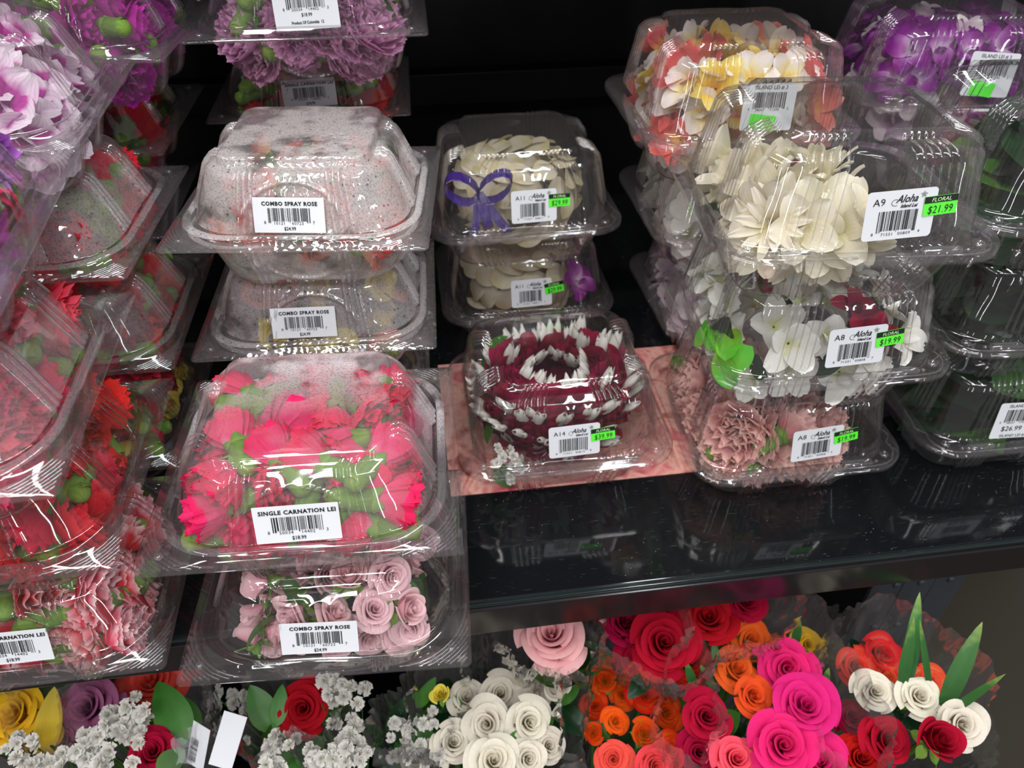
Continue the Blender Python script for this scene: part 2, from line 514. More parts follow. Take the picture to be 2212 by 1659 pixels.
def corner_ridges(sx, sy):
    m = MB(); cx, cy = 0.0540, 0.0465
    for k in range(10):
        rad = 0.0500 + k * 0.0026
        pts = []
        for i in range(41):
            t = R(90 * i / 40)
            x = cx + rad * math.cos(t); y = cy + rad * math.sin(t)
            if x < 0.1050 and y < 0.0975: pts.append((x, y, math.cos(t), math.sin(t)))
        if len(pts) < 3: continue
        rows = []
        for off, z in ((-.0010, 0.0004), (-.0004, .0013), (.0004, .0013), (.0010, .0004)):
            rows.append([(sx * (p[0] + p[2] * off), sy * (p[1] + p[3] * off), z) for p in pts])
        m.rings(rows, close=False)
    # round locating dome
    c = (0.0925, 0.0850)
    m.rings([[(sx * (c[0] + r * math.cos(a)), sy * (c[1] + r * math.sin(a)), z) for a in [2 * math.pi * i / 14 for i in range(14)]] for r, z in ((.0032, .0005), (.0028, .0020), (.0016, .0028), (.0005, .0030))], cap=True)
    return m.mesh('corner_ridges')
ME['ridge_fl'] = corner_ridges(-1, -1); ME['ridge_fr'] = corner_ridges(1, -1)
ME['ridge_bl'] = corner_ridges(-1, 1); ME['ridge_br'] = corner_ridges(1, 1)
def lock_mesh():
    m = MB()
    def rr(a, b, z): return [(x, y, z) for (x, y, *_ ) in [(a * c, b * d) for c, d in ((-1, -.6), (-.9, -1), (.9, -1), (1, -.6), (1, .6), (.9, 1), (-.9, 1), (-1, .6))]]
    m.rings([rr(.0145, .0034, 0), rr(.0138, .0029, .0026), (rr(.0115, .0018, .0030)), rr(.0108, .0013, .0012)], cap=True)
    for sx in (-1, 1):
        m.rings([[(sx * .0185 + r * math.cos(a), r * math.sin(a), z) for a in [2 * math.pi * i / 10 for i in range(10)]] for r, z in ((.0018, 0), (.0014, .0018), (.0005, .0020))], cap=True)
    return m.mesh('snap_lock')
def dimple_mesh():
    m = MB()
    m.rings([[(r * math.cos(a), r * math.sin(a), z) for a in [2 * math.pi * i / 14 for i in range(14)]] for r, z in ((.0042, 0), (.0034, .0022), (.0020, .0024), (.0013, .0008))], cap=True)
    return m.mesh('locating_dimple')
def bead_mesh():
    """curved stiffening bead pressed into the flange round each front corner"""
    m = MB()
    for sx in (-1, 1):
        pts = [(.097, -.030), (.0985, -.050), (.1005, -.058), (.0975, -.063), (.0935, -.068), (.0950, -.075), (.0925, -.083), (.084, -.0925), (.066, -.0962), (.0, -.0968)]
        sm = []
        for i in range(len(pts) - 1):
            for k in range(5):
                t = k / 5
                p0 = pts[max(i - 1, 0)]; p1 = pts[i]; p2 = pts[i + 1]; p3 = pts[min(i + 2, len(pts) - 1)]
                sm.append(tuple(0.5 * ((2 * p1[j]) + (-p0[j] + p2[j]) * t + (2 * p0[j] - 5 * p1[j] + 4 * p2[j] - p3[j]) * t * t + (-p0[j] + 3 * p1[j] - 3 * p2[j] + p3[j]) * t ** 3) for j in (0, 1)))
        m.tube([(sx * x, y, .0008) for x, y in sm], 0.00065, 6)
    return m.mesh('stiffening_bead')
ME['lock'] = lock_mesh(); ME['dimple'] = dimple_mesh(); ME['bead'] = bead_mesh()

CLEAR = plastic('clear_plastic', haze=0.02)
CLEARP = plastic('clear_plastic_soft', haze=0.05, tint=(0.96, 0.95, 0.955))
FOG_HEAVY = plastic('fogged_plastic', haze=0.10, fog=0.72, drops=True, fogcol=(0.80, 0.78, 0.77))
FOG_MID = plastic('beaded_plastic', haze=0.07, fog=0.42, drops=True)
FOG_TOP = plastic('part_fogged_plastic', haze=0.03, fog=0.95, where='top', fogcol=(0.86, 0.80, 0.83))
FOG_PATCH = plastic('patch_fogged_plastic', haze=0.04, fog=0.25)
RIDGE = plastic('clear_plastic_ridge', haze=0.05, refl=1.5)

# ------------------------------------------------------------------ lettering
_txt = {}
def text_mb(body, size, align='LEFT', bold=0.0, sx=1.0, shear=0.0, spacing=1.0):
    key = (body, size, align, bold, sx, shear, spacing)
    if key in _txt: return _txt[key]
    c = bpy.data.curves.new('t', 'FONT')
    c.body = body; c.size = size; c.align_x = align; c.offset = bold; c.shear = shear; c.space_character = spacing
    c.resolution_u = 2
    o = bpy.data.objects.new('t', c); COL.objects.link(o)
    bpy.context.view_layer.update()
    dg = bpy.context.evaluated_depsgraph_get()
    me = bpy.data.meshes.new_from_object(o.evaluated_get(dg))
    m = MB()
    m.v = [(v.co.x * sx, v.co.y, 0.0) for v in me.vertices]
    m.uv = [(0, 0)] * len(m.v)
    m.f = [tuple(p.vertices) for p in me.polygons]
    bpy.data.objects.remove(o); bpy.data.curves.remove(c); bpy.data.meshes.remove(me)
    _txt[key] = m
    return m
def put(m, body, x, y, size, **kw):
    m.add(text_mb(body, size, **kw), Matrix.Translation((x, y, 0)))
def bars(m, x0, x1, y0, y1, seed, guard=0.0):
    rg = random.Random(seed)
    unit = (x1 - x0) / 95.0
    i = 0; x = x0
    while x < x1 - unit:
        wd = rg.choice((1, 1, 1, 2, 2, 3)) * unit
        frac = (x - x0) / (x1 - x0)
        gd = guard if (frac < 0.09 or frac > 0.9 or abs(frac - 0.5) < 0.025) else 0.0
        xe = min(x + wd, x1)
        m.quad([(x, y0 - gd, 0), (xe, y0 - gd, 0), (xe, y1, 0), (x, y1, 0)])
        x = xe + rg.choice((1, 1, 2, 2, 3)) * unit
def rounded(m, w, h, r, z=0.0, n=5):
    pts = []
    for cx, cy, a0 in ((w / 2 - r, -h / 2 + r, -90), (w / 2 - r, h / 2 - r, 0), (-w / 2 + r, h / 2 - r, 90), (-w / 2 + r, -h / 2 + r, 180)):
        for i in range(n + 1):
            t = R(a0 + 90 * i / n); pts.append((cx + r * math.cos(t), cy + r * math.sin(t)))
    th = 0.0002
    m.rings([[(x, y, z - th) for x, y in pts], [(x, y, z) for x, y in pts]], cap=True)
M_PAPER = solid('white_label_paper', hexc('D6D9DE'), 0.35, 0.4)
M_INK = solid('black_ink', (0.012, 0.012, 0.014), 0.5, 0.3)
M_GREEN = solid('fluorescent_green_sticker', hexc('5CF03C'), 0.45, 0.3)
M_LIME = solid('pale_green_print', hexc('C8F5B4'), 0.5, 0.2)

def label_c(parent, name, digits, price, mtx, seed, big=False):
    """rectangular price label: product name, barcode, digits, price"""
    w, h = 0.0560, 0.0275
    if big: h = 0.036
    m = MB(); rounded(m, w, h, 0.0006)
    lb = obj('label', m.mesh('label', False), M_PAPER, parent, mtx=mtx)
    p = MB()
    t = h / 2
    put(p, name, 0.001, t - 0.0062, 0.0042, align='CENTER', bold=0.00016, sx=1.0, spacing=1.12)
    bars(p, -0.0165, 0.0165, t - 0.0185, t - 0.0082, seed, 0.0012)
    put(p, digits[0], -0.0200, t - 0.0206, 0.0034)
    put(p, digits[1], -0.0125, t - 0.0211, 0.0034, spacing=1.12)
    put(p, digits[2], 0.0018, t - 0.0211, 0.0034, spacing=1.12)
    put(p, digits[3], 0.0182, t - 0.0206, 0.0034)
    put(p, price, 0.0, t - 0.0256, 0.0040, align='CENTER', bold=0.00006, sx=0.85)
    if big: put(p, 'Product Of Colombia  12', 0.0, t - 0.0315, 0.0034, align='CENTER', bold=0.0001, sx=0.8)
    for v in range(len(p.v)): p.v[v] = (p.v[v][0], p.v[v][1], 0.00035)
    obj('printing', p.mesh('printing', False), M_INK, lb)
    return lb
def label_a(parent, code, digits, price, mtx, seed, tilt=0.0):
    """rounded label with code, script logo and barcode, and the green price sticker over its corner"""
    w, h = 0.0480, 0.0345
    m = MB(); rounded(m, w, h, 0.0028)
    lb = obj('label', m.mesh('label', False), M_PAPER, parent, mtx=mtx)
    p = MB(); t = h / 2
    long = len(code) > 2
    put(p, code, -0.0195, t - 0.0098, 0.0064 if long else 0.0070, spacing=1.05)
    lx = -0.0040 if long else -0.0055
    put(p, 'Aloha', lx + .0015, t - 0.0086, 0.0068 if long else 0.0074, shear=0.45, sx=0.82, bold=0.00012)
    put(p, 'Island Lei', lx + 0.0050, t - 0.0122, 0.0034, shear=0.4, sx=0.88, bold=0.0001)
    # swash and small blossom of the logo
    q = MB()
    q.tube([(lx + 0.0012 + 0.0026 * math.cos(a), t - 0.0085 + 0.0022 * math.sin(a), 0) for a in [R(60 + 22 * i) for i in range(12)]], 0.00022, 4)
    for k in range(5):
        a = R(90 + 72 * k); c = (lx + 0.0200, t - 0.0042)
        q.tube([(c[0] + 0.0004 * math.cos(a), c[1] + 0.0004 * math.sin(a), 0), (c[0] + 0.0014 * math.cos(a - .35), c[1] + 0.0014 * math.sin(a - .35), 0), (c[0] + 0.0024 * math.cos(a), c[1] + 0.0024 * math.sin(a), 0), (c[0] + 0.0014 * math.cos(a + .35), c[1] + 0.0014 * math.sin(a + .35), 0), (c[0] + 0.0004 * math.cos(a), c[1] + 0.0004 * math.sin(a), 0)], 0.00018, 4)
    p.add(q, Matrix.Identity(4))
    bars(p, -0.0145, 0.0125, -t + 0.0065, -t + 0.0205, seed, 0.0012)
    put(p, digits[0], -0.0178, -t + 0.0036, 0.0030)
    put(p, digits[1], -0.0110, -t + 0.0030, 0.0030, spacing=1.2)
    put(p, digits[2], 0.0008, -t + 0.0030, 0.0030, spacing=1.2)
    put(p, digits[3], 0.0145, -t + 0.0036, 0.0030)
    for v in range(len(p.v)): p.v[v] = (p.v[v][0], p.v[v][1], 0.00035)
    obj('printing', p.mesh('printing', False), M_INK, lb)
    # price sticker
    sw, sh = 0.0225, 0.0135
    m = MB(); rounded(m, sw, sh, 0.0004)
    sm = mtx @ Matrix.Translation((0.0268, 0.0045, 0.0007)) @ Matrix.Rotation(R(tilt), 4, 'Z')
    st = obj('price_sticker', m.mesh('price_sticker', False), M_GREEN, parent, mtx=sm)
    b = MB(); b.quad([(-sw / 2, sh / 2 - 0.0046, .0003), (sw / 2, sh / 2 - 0.0046, .0003), (sw / 2, sh / 2, .0003), (-sw / 2, sh / 2, .0003)])
    obj('black_band', b.mesh('black_band', False), M_INK, st)
    f = MB(); put(f, 'FLORAL', 0.0, sh / 2 - 0.0037, 0.0038, align='CENTER', shear=0.2)
    for v in range(len(f.v)): f.v[v] = (f.v[v][0], f.v[v][1], 0.0005)
    obj('lettering', f.mesh('lettering', False), M_LIME, st)
    f = MB(); put(f, price, 0.0, -sh / 2 + 0.0016, 0.0076, align='CENTER', sx=0.78, shear=0.12, spacing=1.05)
    for v in range(len(f.v)): f.v[v] = (f.v[v][0], f.v[v][1], 0.0004)
    obj('price_digits', f.mesh('price_digits', False), M_INK, st)
    return lb
def label_i(parent, mtx, seed, title='ISLAND LEI # 3', price='', green=False):
    w, h = 0.0480, 0.0400
    m = MB(); rounded(m, w, h, 0.0024)
    lb = obj('label', m.mesh('label', False), M_PAPER, parent, mtx=mtx)
    p = MB(); t = h / 2
    put(p, title, 0.0, t - 0.0050, 0.0046, align='CENTER')
    bars(p, -0.0150, 0.0150, t - 0.0205, t - 0.0075, seed, 0.0010)
    put(p, '6', -0.0190, t - 0.0225, 0.0032); put(p, '38267', -0.0120, t - 0.0232, 0.0032, spacing=1.1); put(p, '77294', 0.0012, t - 0.0232, 0.0032, spacing=1.1); put(p, '2', 0.0170, t - 0.0225, 0.0032)
    if price: put(p, price, -0.015, t - 0.0315, 0.0078)
    if price: put(p, 'ISLAND LEI #3', 0.0, t - 0.0385, 0.0045, align='CENTER')
    for v in range(len(p.v)): p.v[v] = (p.v[v][0], p.v[v][1], 0.00035)
    obj('printing', p.mesh('printing', False), M_INK, lb)
    if green:
        m = MB(); rounded(m, 0.024, 0.013, 0.0004)
        obj('price_sticker', m.mesh('price_sticker', False), M_GREEN, parent, mtx=mtx @ Matrix.Translation((-0.004, -t + 0.007, 0.0006)) @ Matrix.Rotation(R(-6), 4, 'Z'))
    return lb
def wall_mtx(typ, x, zc, off, roll=0.0):
    """frame on the front wall of a lid: X along, Y up the wall, Z outwards"""
    if typ == 'C': p, q = (-.0817, .0045), (-.0680, .0440)
    else: p, q = (-.0835, .0035), (-.0750, .0560)
    d = Vector((0, q[0] - p[0], q[1] - p[1])).normalized()
    nrm = Vector((1, 0, 0)).cross(d)
    t = (zc - p[1]) / (q[1] - p[1])
    c = Vector((x, p[0] + (q[0] - p[0]) * t, zc)) + nrm * off + Vector((0, 0, BH))
    m = Matrix(((1, d[0] * 0, nrm[0], c[0]), (0, d[1], nrm[1], c[1]), (0, d[2], nrm[2], c[2]), (0, 0, 0, 1)))
    return m @ Matrix.Rotation(R(roll), 4, 'Z')

# ------------------------------------------------------------------ flowers
def carnation_mesh(seed, spread=1.0):
    rg = random.Random(seed); m = MB()
    for cnt, tilt, L, Wd, ruf in ((5, 34, .0260, .0145, .0012), (6, 27, .0275, .0125, .0022), (6, 18, .0285, .0105, .0030), (6, 8, .0280, .0090, .0032)):
        a0 = rg.uniform(0, 6)
        for k in range(cnt):
            a = a0 + 2 * math.pi * k / cnt + rg.uniform(-.15, .15)
            tl = R(tilt * spread + rg.uniform(-6, 6)); ph = rg.uniform(0, 6); fq = rg.uniform(5, 8)
            LL = L * rg.uniform(.92, 1.06); sp = rg.uniform(0, 6)
            def fn(u, v, a=a, tl=tl, ph=ph, fq=fq, LL=LL, Wd=Wd, ruf=ruf, sp=sp):
                ser = 1 + (0.035 * math.cos(u * 23 + sp) - .07 * u * u) * (v ** 5)
                L2 = LL * ser
                r1, z1 = .55 * L2 * math.sin(tl * 1.8), .42 * L2
                r2, z2 = L2 * math.sin(tl), L2 * (0.15 + .85 * math.cos(tl))
                r = 2 * v * (1 - v) * r1 + v * v * r2 + .0028
                z = 2 * v * (1 - v) * z1 + v * v * z2
                w = Wd * (0.18 + .82 * math.sin(min(1.0, v * 1.1) * math.pi / 2))
                off = ruf * v * v * math.sin(u * fq + ph)
                x = r * math.cos(u * w / max(r, .006)) * .55 + r * .45 + off * math.cos(tl)
                y = math.sin(u * w / max(r, .006)) * r * .5 + u * w * .5
                return (x * math.cos(a) - y * math.sin(a), x * math.sin(a) + y * math.cos(a), z + off * .4)
            m.grid(fn, 14, 5)
    return m.mesh('carnation')
def calyx_mesh():
    m = MB(); n = 20
    def ring(r, z, tooth=0.0):
        return [(r * math.cos(2 * math.pi * i / n), r * math.sin(2 * math.pi * i / n), z + tooth * (1 - abs((i % 4) - 2) / 2.0 * 1.0) * -1) for i in range(n)]
    m.rings([ring(.0001, -.0246), ring(.0030, -.0244), ring(.0062, -.0220), ring(.0072, -.015), ring(.0074, -.006), ring(.0080, 0.001)])
    for k in range(5):
        a = 2 * math.pi * k / 5
        def fn(u, v, a=a):
            w = .0056 * (1 - v ** 1.6); r = .0080 + .0026 * v - .0006 * u * u
            t = a + u * w / .0075
            return (r * math.cos(t), r * math.sin(t), .0075 * v)
        m.grid(fn, 4, 4)
    for k in range(2):
        a = math.pi * k + .6
        def fn(u, v, a=a):
            w = .0040 * (1 - v) + .0003; r = .0072 + .0008 * v
            t = a + u * w / .007
            return (r * math.cos(t), r * math.sin(t), -.0225 + .0095 * v)
        m.grid(fn, 3, 3)
    return m.mesh('calyx')
def rose_mesh(seed, n=17, openness=1.0):
    """unit rose: rim radius about 1, standing on z=0; tight spiral heart, broad outer petals with rolled rims"""
    rg = random.Random(seed); m = MB(); ang = rg.uniform(0, 6)
    for i in range(n):
        t = i / (n - 1)
        ang += 2.3999 + rg.uniform(-.3, .3)
        r0 = .045 + .595 * t ** 1.1 * (.75 + .25 * openness)
        hw = 1.75 - .80 * t
        top = 1.22 - .38 * t * openness + rg.uniform(-.06, .06)
        fl = openness * (.03 + .30 * t ** 1.3) + rg.uniform(0, .04)
        cu = (.10 + .50 * t) * openness
        ph = rg.uniform(0, 6); tw = rg.uniform(.02, .07); pt = rg.uniform(-.04, .10)
        def fn(u, v, ang=ang, r0=r0, hw=hw, top=top, fl=fl, cu=cu, ph=ph, t=t, tw=tw, pt=pt):
            sv = math.sin(min(1, v * 1.1) * math.pi / 2)
            th = ang + u * hw * (.35 + .65 * sv)
            rim = max(0.0, v - .68) / .32
            r = r0 * (.22 + .78 * sv) + fl * rim ** 1.6 * (1 - .35 * u * u) + .10 * t * v
            r += tw * u + .025 * math.sin(3.3 * u + ph) * v
            z = top * (v - .045 * rim ** 2) * (1 - (.08 + .22 * t) * u * u * v) - cu * .30 * rim ** 2.2 + (.035 * math.sin(4 * u + ph) + pt * (1 - abs(u)) ) * v * v
            return (r * math.cos(th), r * math.sin(th), z)
        m.grid(fn, 12, 9)
    return m.mesh('rose')
def sepal_mesh():
    m = MB(); n = 10
    m.rings([[(r * math.cos(2 * math.pi * i / n), r * math.sin(2 * math.pi * i / n), z) for i in range(n)] for r, z in ((.05, -.60), (.06, -.42), (.17, -.36), (.24, -.20), (.20, .02))])
    for k in range(5):
        a = 2 * math.pi * k / 5 + .3
        def fn(u, v, a=a):
            w = .20 * math.sin(min(1, v * 1.1 + .08) * math.pi) ** .8 + .01
            r = .18 + .62 * v; z = -.06 + .10 * v - .55 * v * v * (k % 3) * .4
            x, y = r, u * w
            return (x * math.cos(a) - y * math.sin(a), x * math.sin(a) + y * math.cos(a), z + .05 * u * u)
        m.grid(fn, 4, 6)
    return m.mesh('sepals')
def star_mesh(seed, n=5, L=.024, Wd=.020, tilt=65, curl=.3, ruf=.001, lip=True):
    rg = random.Random(seed); m = MB()
    for k in range(n):
        a = 2 * math.pi * k / n + rg.uniform(-.12, .12); tl = R(tilt + rg.uniform(-12, 12)); ph = rg.uniform(0, 6); LL = L * rg.uniform(.85, 1.12)
        cw = rg.uniform(.5, 1.2) * curl
        def fn(u, v, a=a, tl=tl, ph=ph, LL=LL, cw=cw):
            w = Wd * .5 * math.sin(min(1.0, .14 + v * .80) * math.pi) ** .62 * (1 - .15 * v)
            r = LL * v * math.sin(tl) * (1 - .12 * cw * v); z = LL * (v * math.cos(tl) - cw * v * v * .55 + .25 * v * (1 - v))
            z += u * u * w * .30 + ruf * math.sin(u * 5 + ph + v * 4) * v
            x, y = r + .001, u * w
            return (x * math.cos(a) - y * math.sin(a), x * math.sin(a) + y * math.cos(a), z)
        m.grid(fn, 6, 7)
    if lip:
        def fn(u, v):
            w = L * .22 * math.sin((.2 + .75 * v) * math.pi)
            t = u * 1.5
            return (w * math.sin(t) , w * math.cos(t) * .6 - .15 * L, L * .55 * v + .001)
        m.grid(fn, 6, 4)
    return m.mesh('bloom')
def leaf_mesh(L, Wd, bend=.4, fold=.25, nv=10, nu=6, wave=0.0):
    m = MB()
    def fn(u, v):
        w = Wd * .5 * math.sin(min(1, v ** .8) * math.pi) ** .75 + Wd * .015
        ang = bend * v
        x = L * (math.sin(ang) / bend if abs(bend) > 1e-4 else v)
        z = -L * (1 - math.cos(ang)) / bend if abs(bend) > 1e-4 else 0
        return (x - L * .5, u * w, z + abs(u) * w * fold + wave * math.sin(v * 9 + u) * w)
    m.grid(fn, nu, nv)
    return m.mesh('leaf')
def puff_mesh(seed):
    rg = random.Random(seed); m = MB()
    for cnt, tilt, L in ((7, 75, 1.0), (6, 45, .95), (5, 18, .85)):
        for k in range(cnt):
            a = 2 * math.pi * k / cnt + rg.uniform(-.3, .3); tl = R(tilt + rg.uniform(-12, 12))
            def fn(u, v, a=a, tl=tl, L=L):
                w = .36 * (.25 + .75 * v); r = L * v * math.sin(tl); z = L * v * math.cos(tl) * .8 + .12 * math.sin(u * 3) * v
                x, y = r, u * w
                return (x * math.cos(a) - y * math.sin(a), x * math.sin(a) + y * math.cos(a), z)
            m.grid(fn, 3, 2)
    return m.mesh('babys_breath')
def cluster_petal_mesh(seed):
    """rounded dark petals of one strung floret, facing out along +Z"""
    m = MB()
    for k, (dx, tl, Wd, L) in enumerate(((-.006, -.30, .0105, .026), (.006, .25, .0105, .027), (0, .02, .0120, .024), (0, .55, .0110, .024))):
        def fn(u, v, dx=dx, tl=tl, Wd=Wd, L=L):
            w = Wd * math.sin((.14 + .70 * v) * math.pi) ** .55
            return (dx * .8 + u * w, math.sin(tl) * L * v + .004 * u * u, L * math.cos(tl) * v)
        m.grid(fn, 6, 6)
    return m.mesh('dark_petals')
def cluster_tip_mesh(seed):
    m = MB()
    for dx, h, y, r0 in (((-.001, .0350, -.0030, .0058), (.0055, .0290, -.0045, .0040)) if seed else ((.002, .0330, -.0040, .0052), (-.005, .0355, -.0020, .0046), (.006, .028, -.001, .0036))):
        def fn(u, v, dx=dx, h=h, y=y, r0=r0):
            t = u * math.pi
            r = r0 * math.sin((.22 + .70 * v) * math.pi) ** .7
            return (dx * (.6 + .6 * v) + r * math.sin(t), y + r * math.cos(t) * .7 - .004 * v * v, .012 + (h - .012) * v + .0026 * math.sin(2 * t + dx * 900) * v ** 3)
        m.grid(fn, 9, 5)
    return m.mesh('white_tips')

G = {
    'carn': [carnation_mesh(s) for s in (1, 2, 3)], 'carn_open': [carnation_mesh(s, 1.7) for s in (4, 5)],
    'calyx': [calyx_mesh()], 'rose': [rose_mesh(s) for s in (1, 2, 3)], 'rose_tight': [rose_mesh(s, 13, .45) for s in (4, 5)],
    'sepals': [sepal_mesh()],
    'orchid': [star_mesh(s, 5, .026, .021, 66, .35) for s in (1, 2, 3)],
    'plumeria': [star_mesh(s, 5, .030, .023, 52, .15, lip=False) for s in (4, 5, 6)],
    'fan': [star_mesh(s, 13, .032, .0085, 48, .25, lip=False) for s in (7, 8)],
    'tuber': [star_mesh(s, 6, .034, .016, 44, .45, .002, lip=False) for s in (9, 10)],
    'bicolor': [star_mesh(s, 4, .026, .027, 56, .2, .002, lip=False) for s in (11, 12, 13)],
    'leaf': [leaf_mesh(.034, .018, .7, .25), leaf_mesh(.034, .020, -.5, .3)],
    'bigleaf': [leaf_mesh(.105, .046, .9, .22, wave=.06), leaf_mesh(.095, .050, -.7, .2, wave=.05)],
    'puff': [puff_mesh(1), puff_mesh(2)],
    'cpet': [cluster_petal_mesh(1)], 'ctip': [cluster_tip_mesh(0), cluster_tip_mesh(1)],
    'ppet': [leaf_mesh(.040, .024, .8, .15), leaf_mesh(.036, .022, .5, .2)],
}
P = petal_mat
PM = {
    'hotpink': P('hot_pink_petals', [(0, hexc('F3A9BE')), (.35, hexc('F0487E')), (1, hexc('E52A5E'))]),
    'red': P('red_petals', [(0, hexc('C81028')), (.5, hexc('E01F34')), (1, hexc('EE3A48'))]),
    'dkred': P('deep_red_petals', [(0, hexc('8A0A18')), (.6, hexc('B81224')), (1, hexc('C8202E'))]),
    'redpink': P('red_pink_petals', [(0, hexc('D82048')), (.6, hexc('EE3A60')), (1, hexc('F2607A'))]),
    'redwhite': P('red_petals_white_rim', [(0, hexc('E0283C')), (.70, hexc('E23A4A')), (.92, hexc('F0A8AE')), (1, hexc('F6D4D4'))]),
    'lav': P('lavender_pink_petals', [(0, hexc('C050A0')), (.45, hexc('D884BE')), (1, hexc('EBB4D8'))], vein=.5),
    'mag': P('magenta_petals', [(0, hexc('8A1070')), (.5, hexc('B822A0')), (1, hexc('D040B8'))]),
    'purp': P('purple_petals', [(0, hexc('8A28A0')), (.5, hexc('A848C8')), (1, hexc('C878DC'))]),
    'bic': P('white_petals_purple_blotch', [(0, hexc('B02890')), (.42, hexc('C84CA8')), (.60, hexc('EED4E8')), (1, hexc('F6EEF4'))], vein=.3),
    'coral': P('coral_petals', [(0, hexc('F0C070')), (.4, hexc('EE7058')), (1, hexc('E84A48'))]),
    'peach': P('peach_petals', [(0, hexc('F4D890')), (.5, hexc('F0A080')), (1, hexc('E88070'))]),
    'yellow': P('yellow_petals', [(0, hexc('E8C030')), (.5, hexc('F4D84A')), (1, hexc('F8E468'))]),
    'gold': P('golden_petals', [(0, hexc('E09810')), (.5, hexc('F2B41E')), (1, hexc('F8C832'))]),
    'palepink': P('pale_pink_petals', [(0, hexc('EE98A8')), (.5, hexc('F9C0CA')), (1, hexc('FDD8DC'))]),
    'blush': P('blush_carnation_petals', [(0, hexc('E87088')), (.5, hexc('F6AAAC')), (1, hexc('FCD6CC'))]),
    'cream': P('cream_petals', [(0, hexc('D8CC90')), (.4, hexc('EEE6CC')), (1, hexc('F4EEDD'))], var=.10),
    'white': P('white_petals', [(0, hexc('DDE0A0')), (.25, hexc('F0EFE6')), (1, hexc('F6F5F0'))], var=.08),
    'whitemauve': P('white_mauve_petals', [(0, hexc('C080B8')), (.4, hexc('E8D0E2')), (1, hexc('F2ECEA'))]),
    'pureW': P('white_tip_petals', [(0, hexc('DCD8CA')), (1, hexc('E6E4DE'))], var=.06),
    'maroon': P('maroon_petals', [(0, hexc('7A1450')), (.5, hexc('861238')), (1, hexc('9A1A44'))]),
    'orchidP': P('purple_orchid_petals', [(0, hexc('EADCEA')), (.30, hexc('C878CC')), (.65, hexc('8E1C92')), (1, hexc('7A1480'))]),
    'plumC': P('coral_plumeria_petals', [(0, hexc('F2C040')), (.35, hexc('F08070')), (.8, hexc('EE6A66')), (1, hexc('F2A090'))]),
    'plumW': P('white_plumeria_petals', [(0, hexc('F0C030')), (.28, hexc('F4E6B0')), (.6, hexc('F6F0E8')), (1, hexc('F6EDEA'))]),
    'plumY': P('yellow_plumeria_petals', [(0, hexc('D89820')), (.5, hexc('ECC850')), (1, hexc('F0DC90'))]),
    'orange': P('orange_petals', [(0, hexc('F2A030')), (.5, hexc('F47A34')), (1, hexc('F0602C'))]),
    'orangeY': P('orange_yellow_petals', [(0, hexc('F6C830')), (.45, hexc('F2A028')), (.8, hexc('E85A1E')), (1, hexc('DC3418'))]),
    'fuchsia': P('fuchsia_petals', [(0, hexc('C81458')), (.5, hexc('DE1C6C')), (1, hexc('E8307C'))]),
    'crimson': P('crimson_petals', [(0, hexc('780A24')), (.6, hexc('9C1034')), (1, hexc('B0183E'))]),
    'roseRed': P('red_rose_petals', [(0, hexc('800A1A')), (.6, hexc('A41226')), (1, hexc('B41A30'))]),
    'mauve': P('mauve_petals', [(0, hexc('7A2C60')), (.6, hexc('A0507E')), (1, hexc('B87098'))]),
    'coralW': P('coral_petals_white_back', [(0, hexc('F6E0D4')), (.6, hexc('F2B0A0')), (.82, hexc('EE5A44')), (1, hexc('E4402E'))]),
    'ivory': P('ivory_rose_petals', [(0, hexc('E8DCA8')), (.5, hexc('E6DCC8')), (1, hexc('EAE4D4'))], var=.08),
    'pinkR': P('pink_rose_petals', [(0, hexc('F06C88')), (.55, hexc('F59CAC')), (1, hexc('F6C0BE'))]),
    'green': P('calyx_green', [(0, hexc('86A44C')), (.5, hexc('6F9440')), (1, hexc('64883A'))], trans=.12, vein=.35),
    'leafG': P('leaf_green', [(0, hexc('477E2C')), (1, hexc('386E28'))], trans=.18, rough=.35),
    'leafD': P('dark_leaf_green', [(0, hexc('17381A')), (1, hexc('12301A'))], trans=.12, rough=.30),
    'lime': P('lime_green_leaf', [(0, hexc('58C028')), (.5, hexc('72D034')), (1, hexc('B0D838'))], trans=.3, rough=.4),
    'blade': P('blade_green', [(0, hexc('2C5E2E')), (.75, hexc('386C34')), (1, hexc('809C4C'))], trans=.15, rough=.4),
}

def orient(axis, spin):
    q = Vector(axis).normalized().to_track_quat('Z', 'Y')
    return q.to_matrix().to_4x4() @ Matrix.Rotation(spin, 4, 'Z')
def part(root, name, me, mat, pos, axis, spin, scale, sub=None):
    mtx = Matrix.Translation(pos) @ orient(axis, spin) @ Matrix.Scale(scale, 4)
    o = obj(name, me, mat, root, mtx=mtx)
    if sub:
        obj(sub[0], sub[1], sub[2], o)
    return o
CAL = ('calyx', G['calyx'][0], PM['green'])
SEP = ('sepals', G['sepals'][0], PM['green'])
# kinds: part name, mesh family, scale, centre offset along the axis, sub-part
KIND = {
    'carn': ('carnation', 'carn', 1.15, -.004, CAL), 'carn_open': ('carnation', 'carn_open', 1.10, -.008, CAL),
    'carn_bare': ('carnation', 'carn_open', 1.15, -.012, None),
    'srose': ('spray_rose', 'rose', .0185, -.010, SEP), 'srose_t': ('spray_rose', 'rose_tight', .0180, -.010, SEP),
    'orchid': ('orchid_bloom', 'orchid', 1.05, 0, None), 'plumeria': ('plumeria_bloom', 'plumeria', 1.0, -.008, None),
    'fan': ('narrow_petalled_bloom', 'fan', 1.1, -.010, None), 'tuber': ('tuberose_bloom', 'tuber', 1.0, -.012, None),
    'bicolor': ('bloom', 'bicolor', 1.05, -.006, None), 'leaf': ('leaf', 'leaf', 1.0, -.012, None),
    'bigleaf': ('broad_leaf', 'bigleaf', 1.0, 0, None),
}
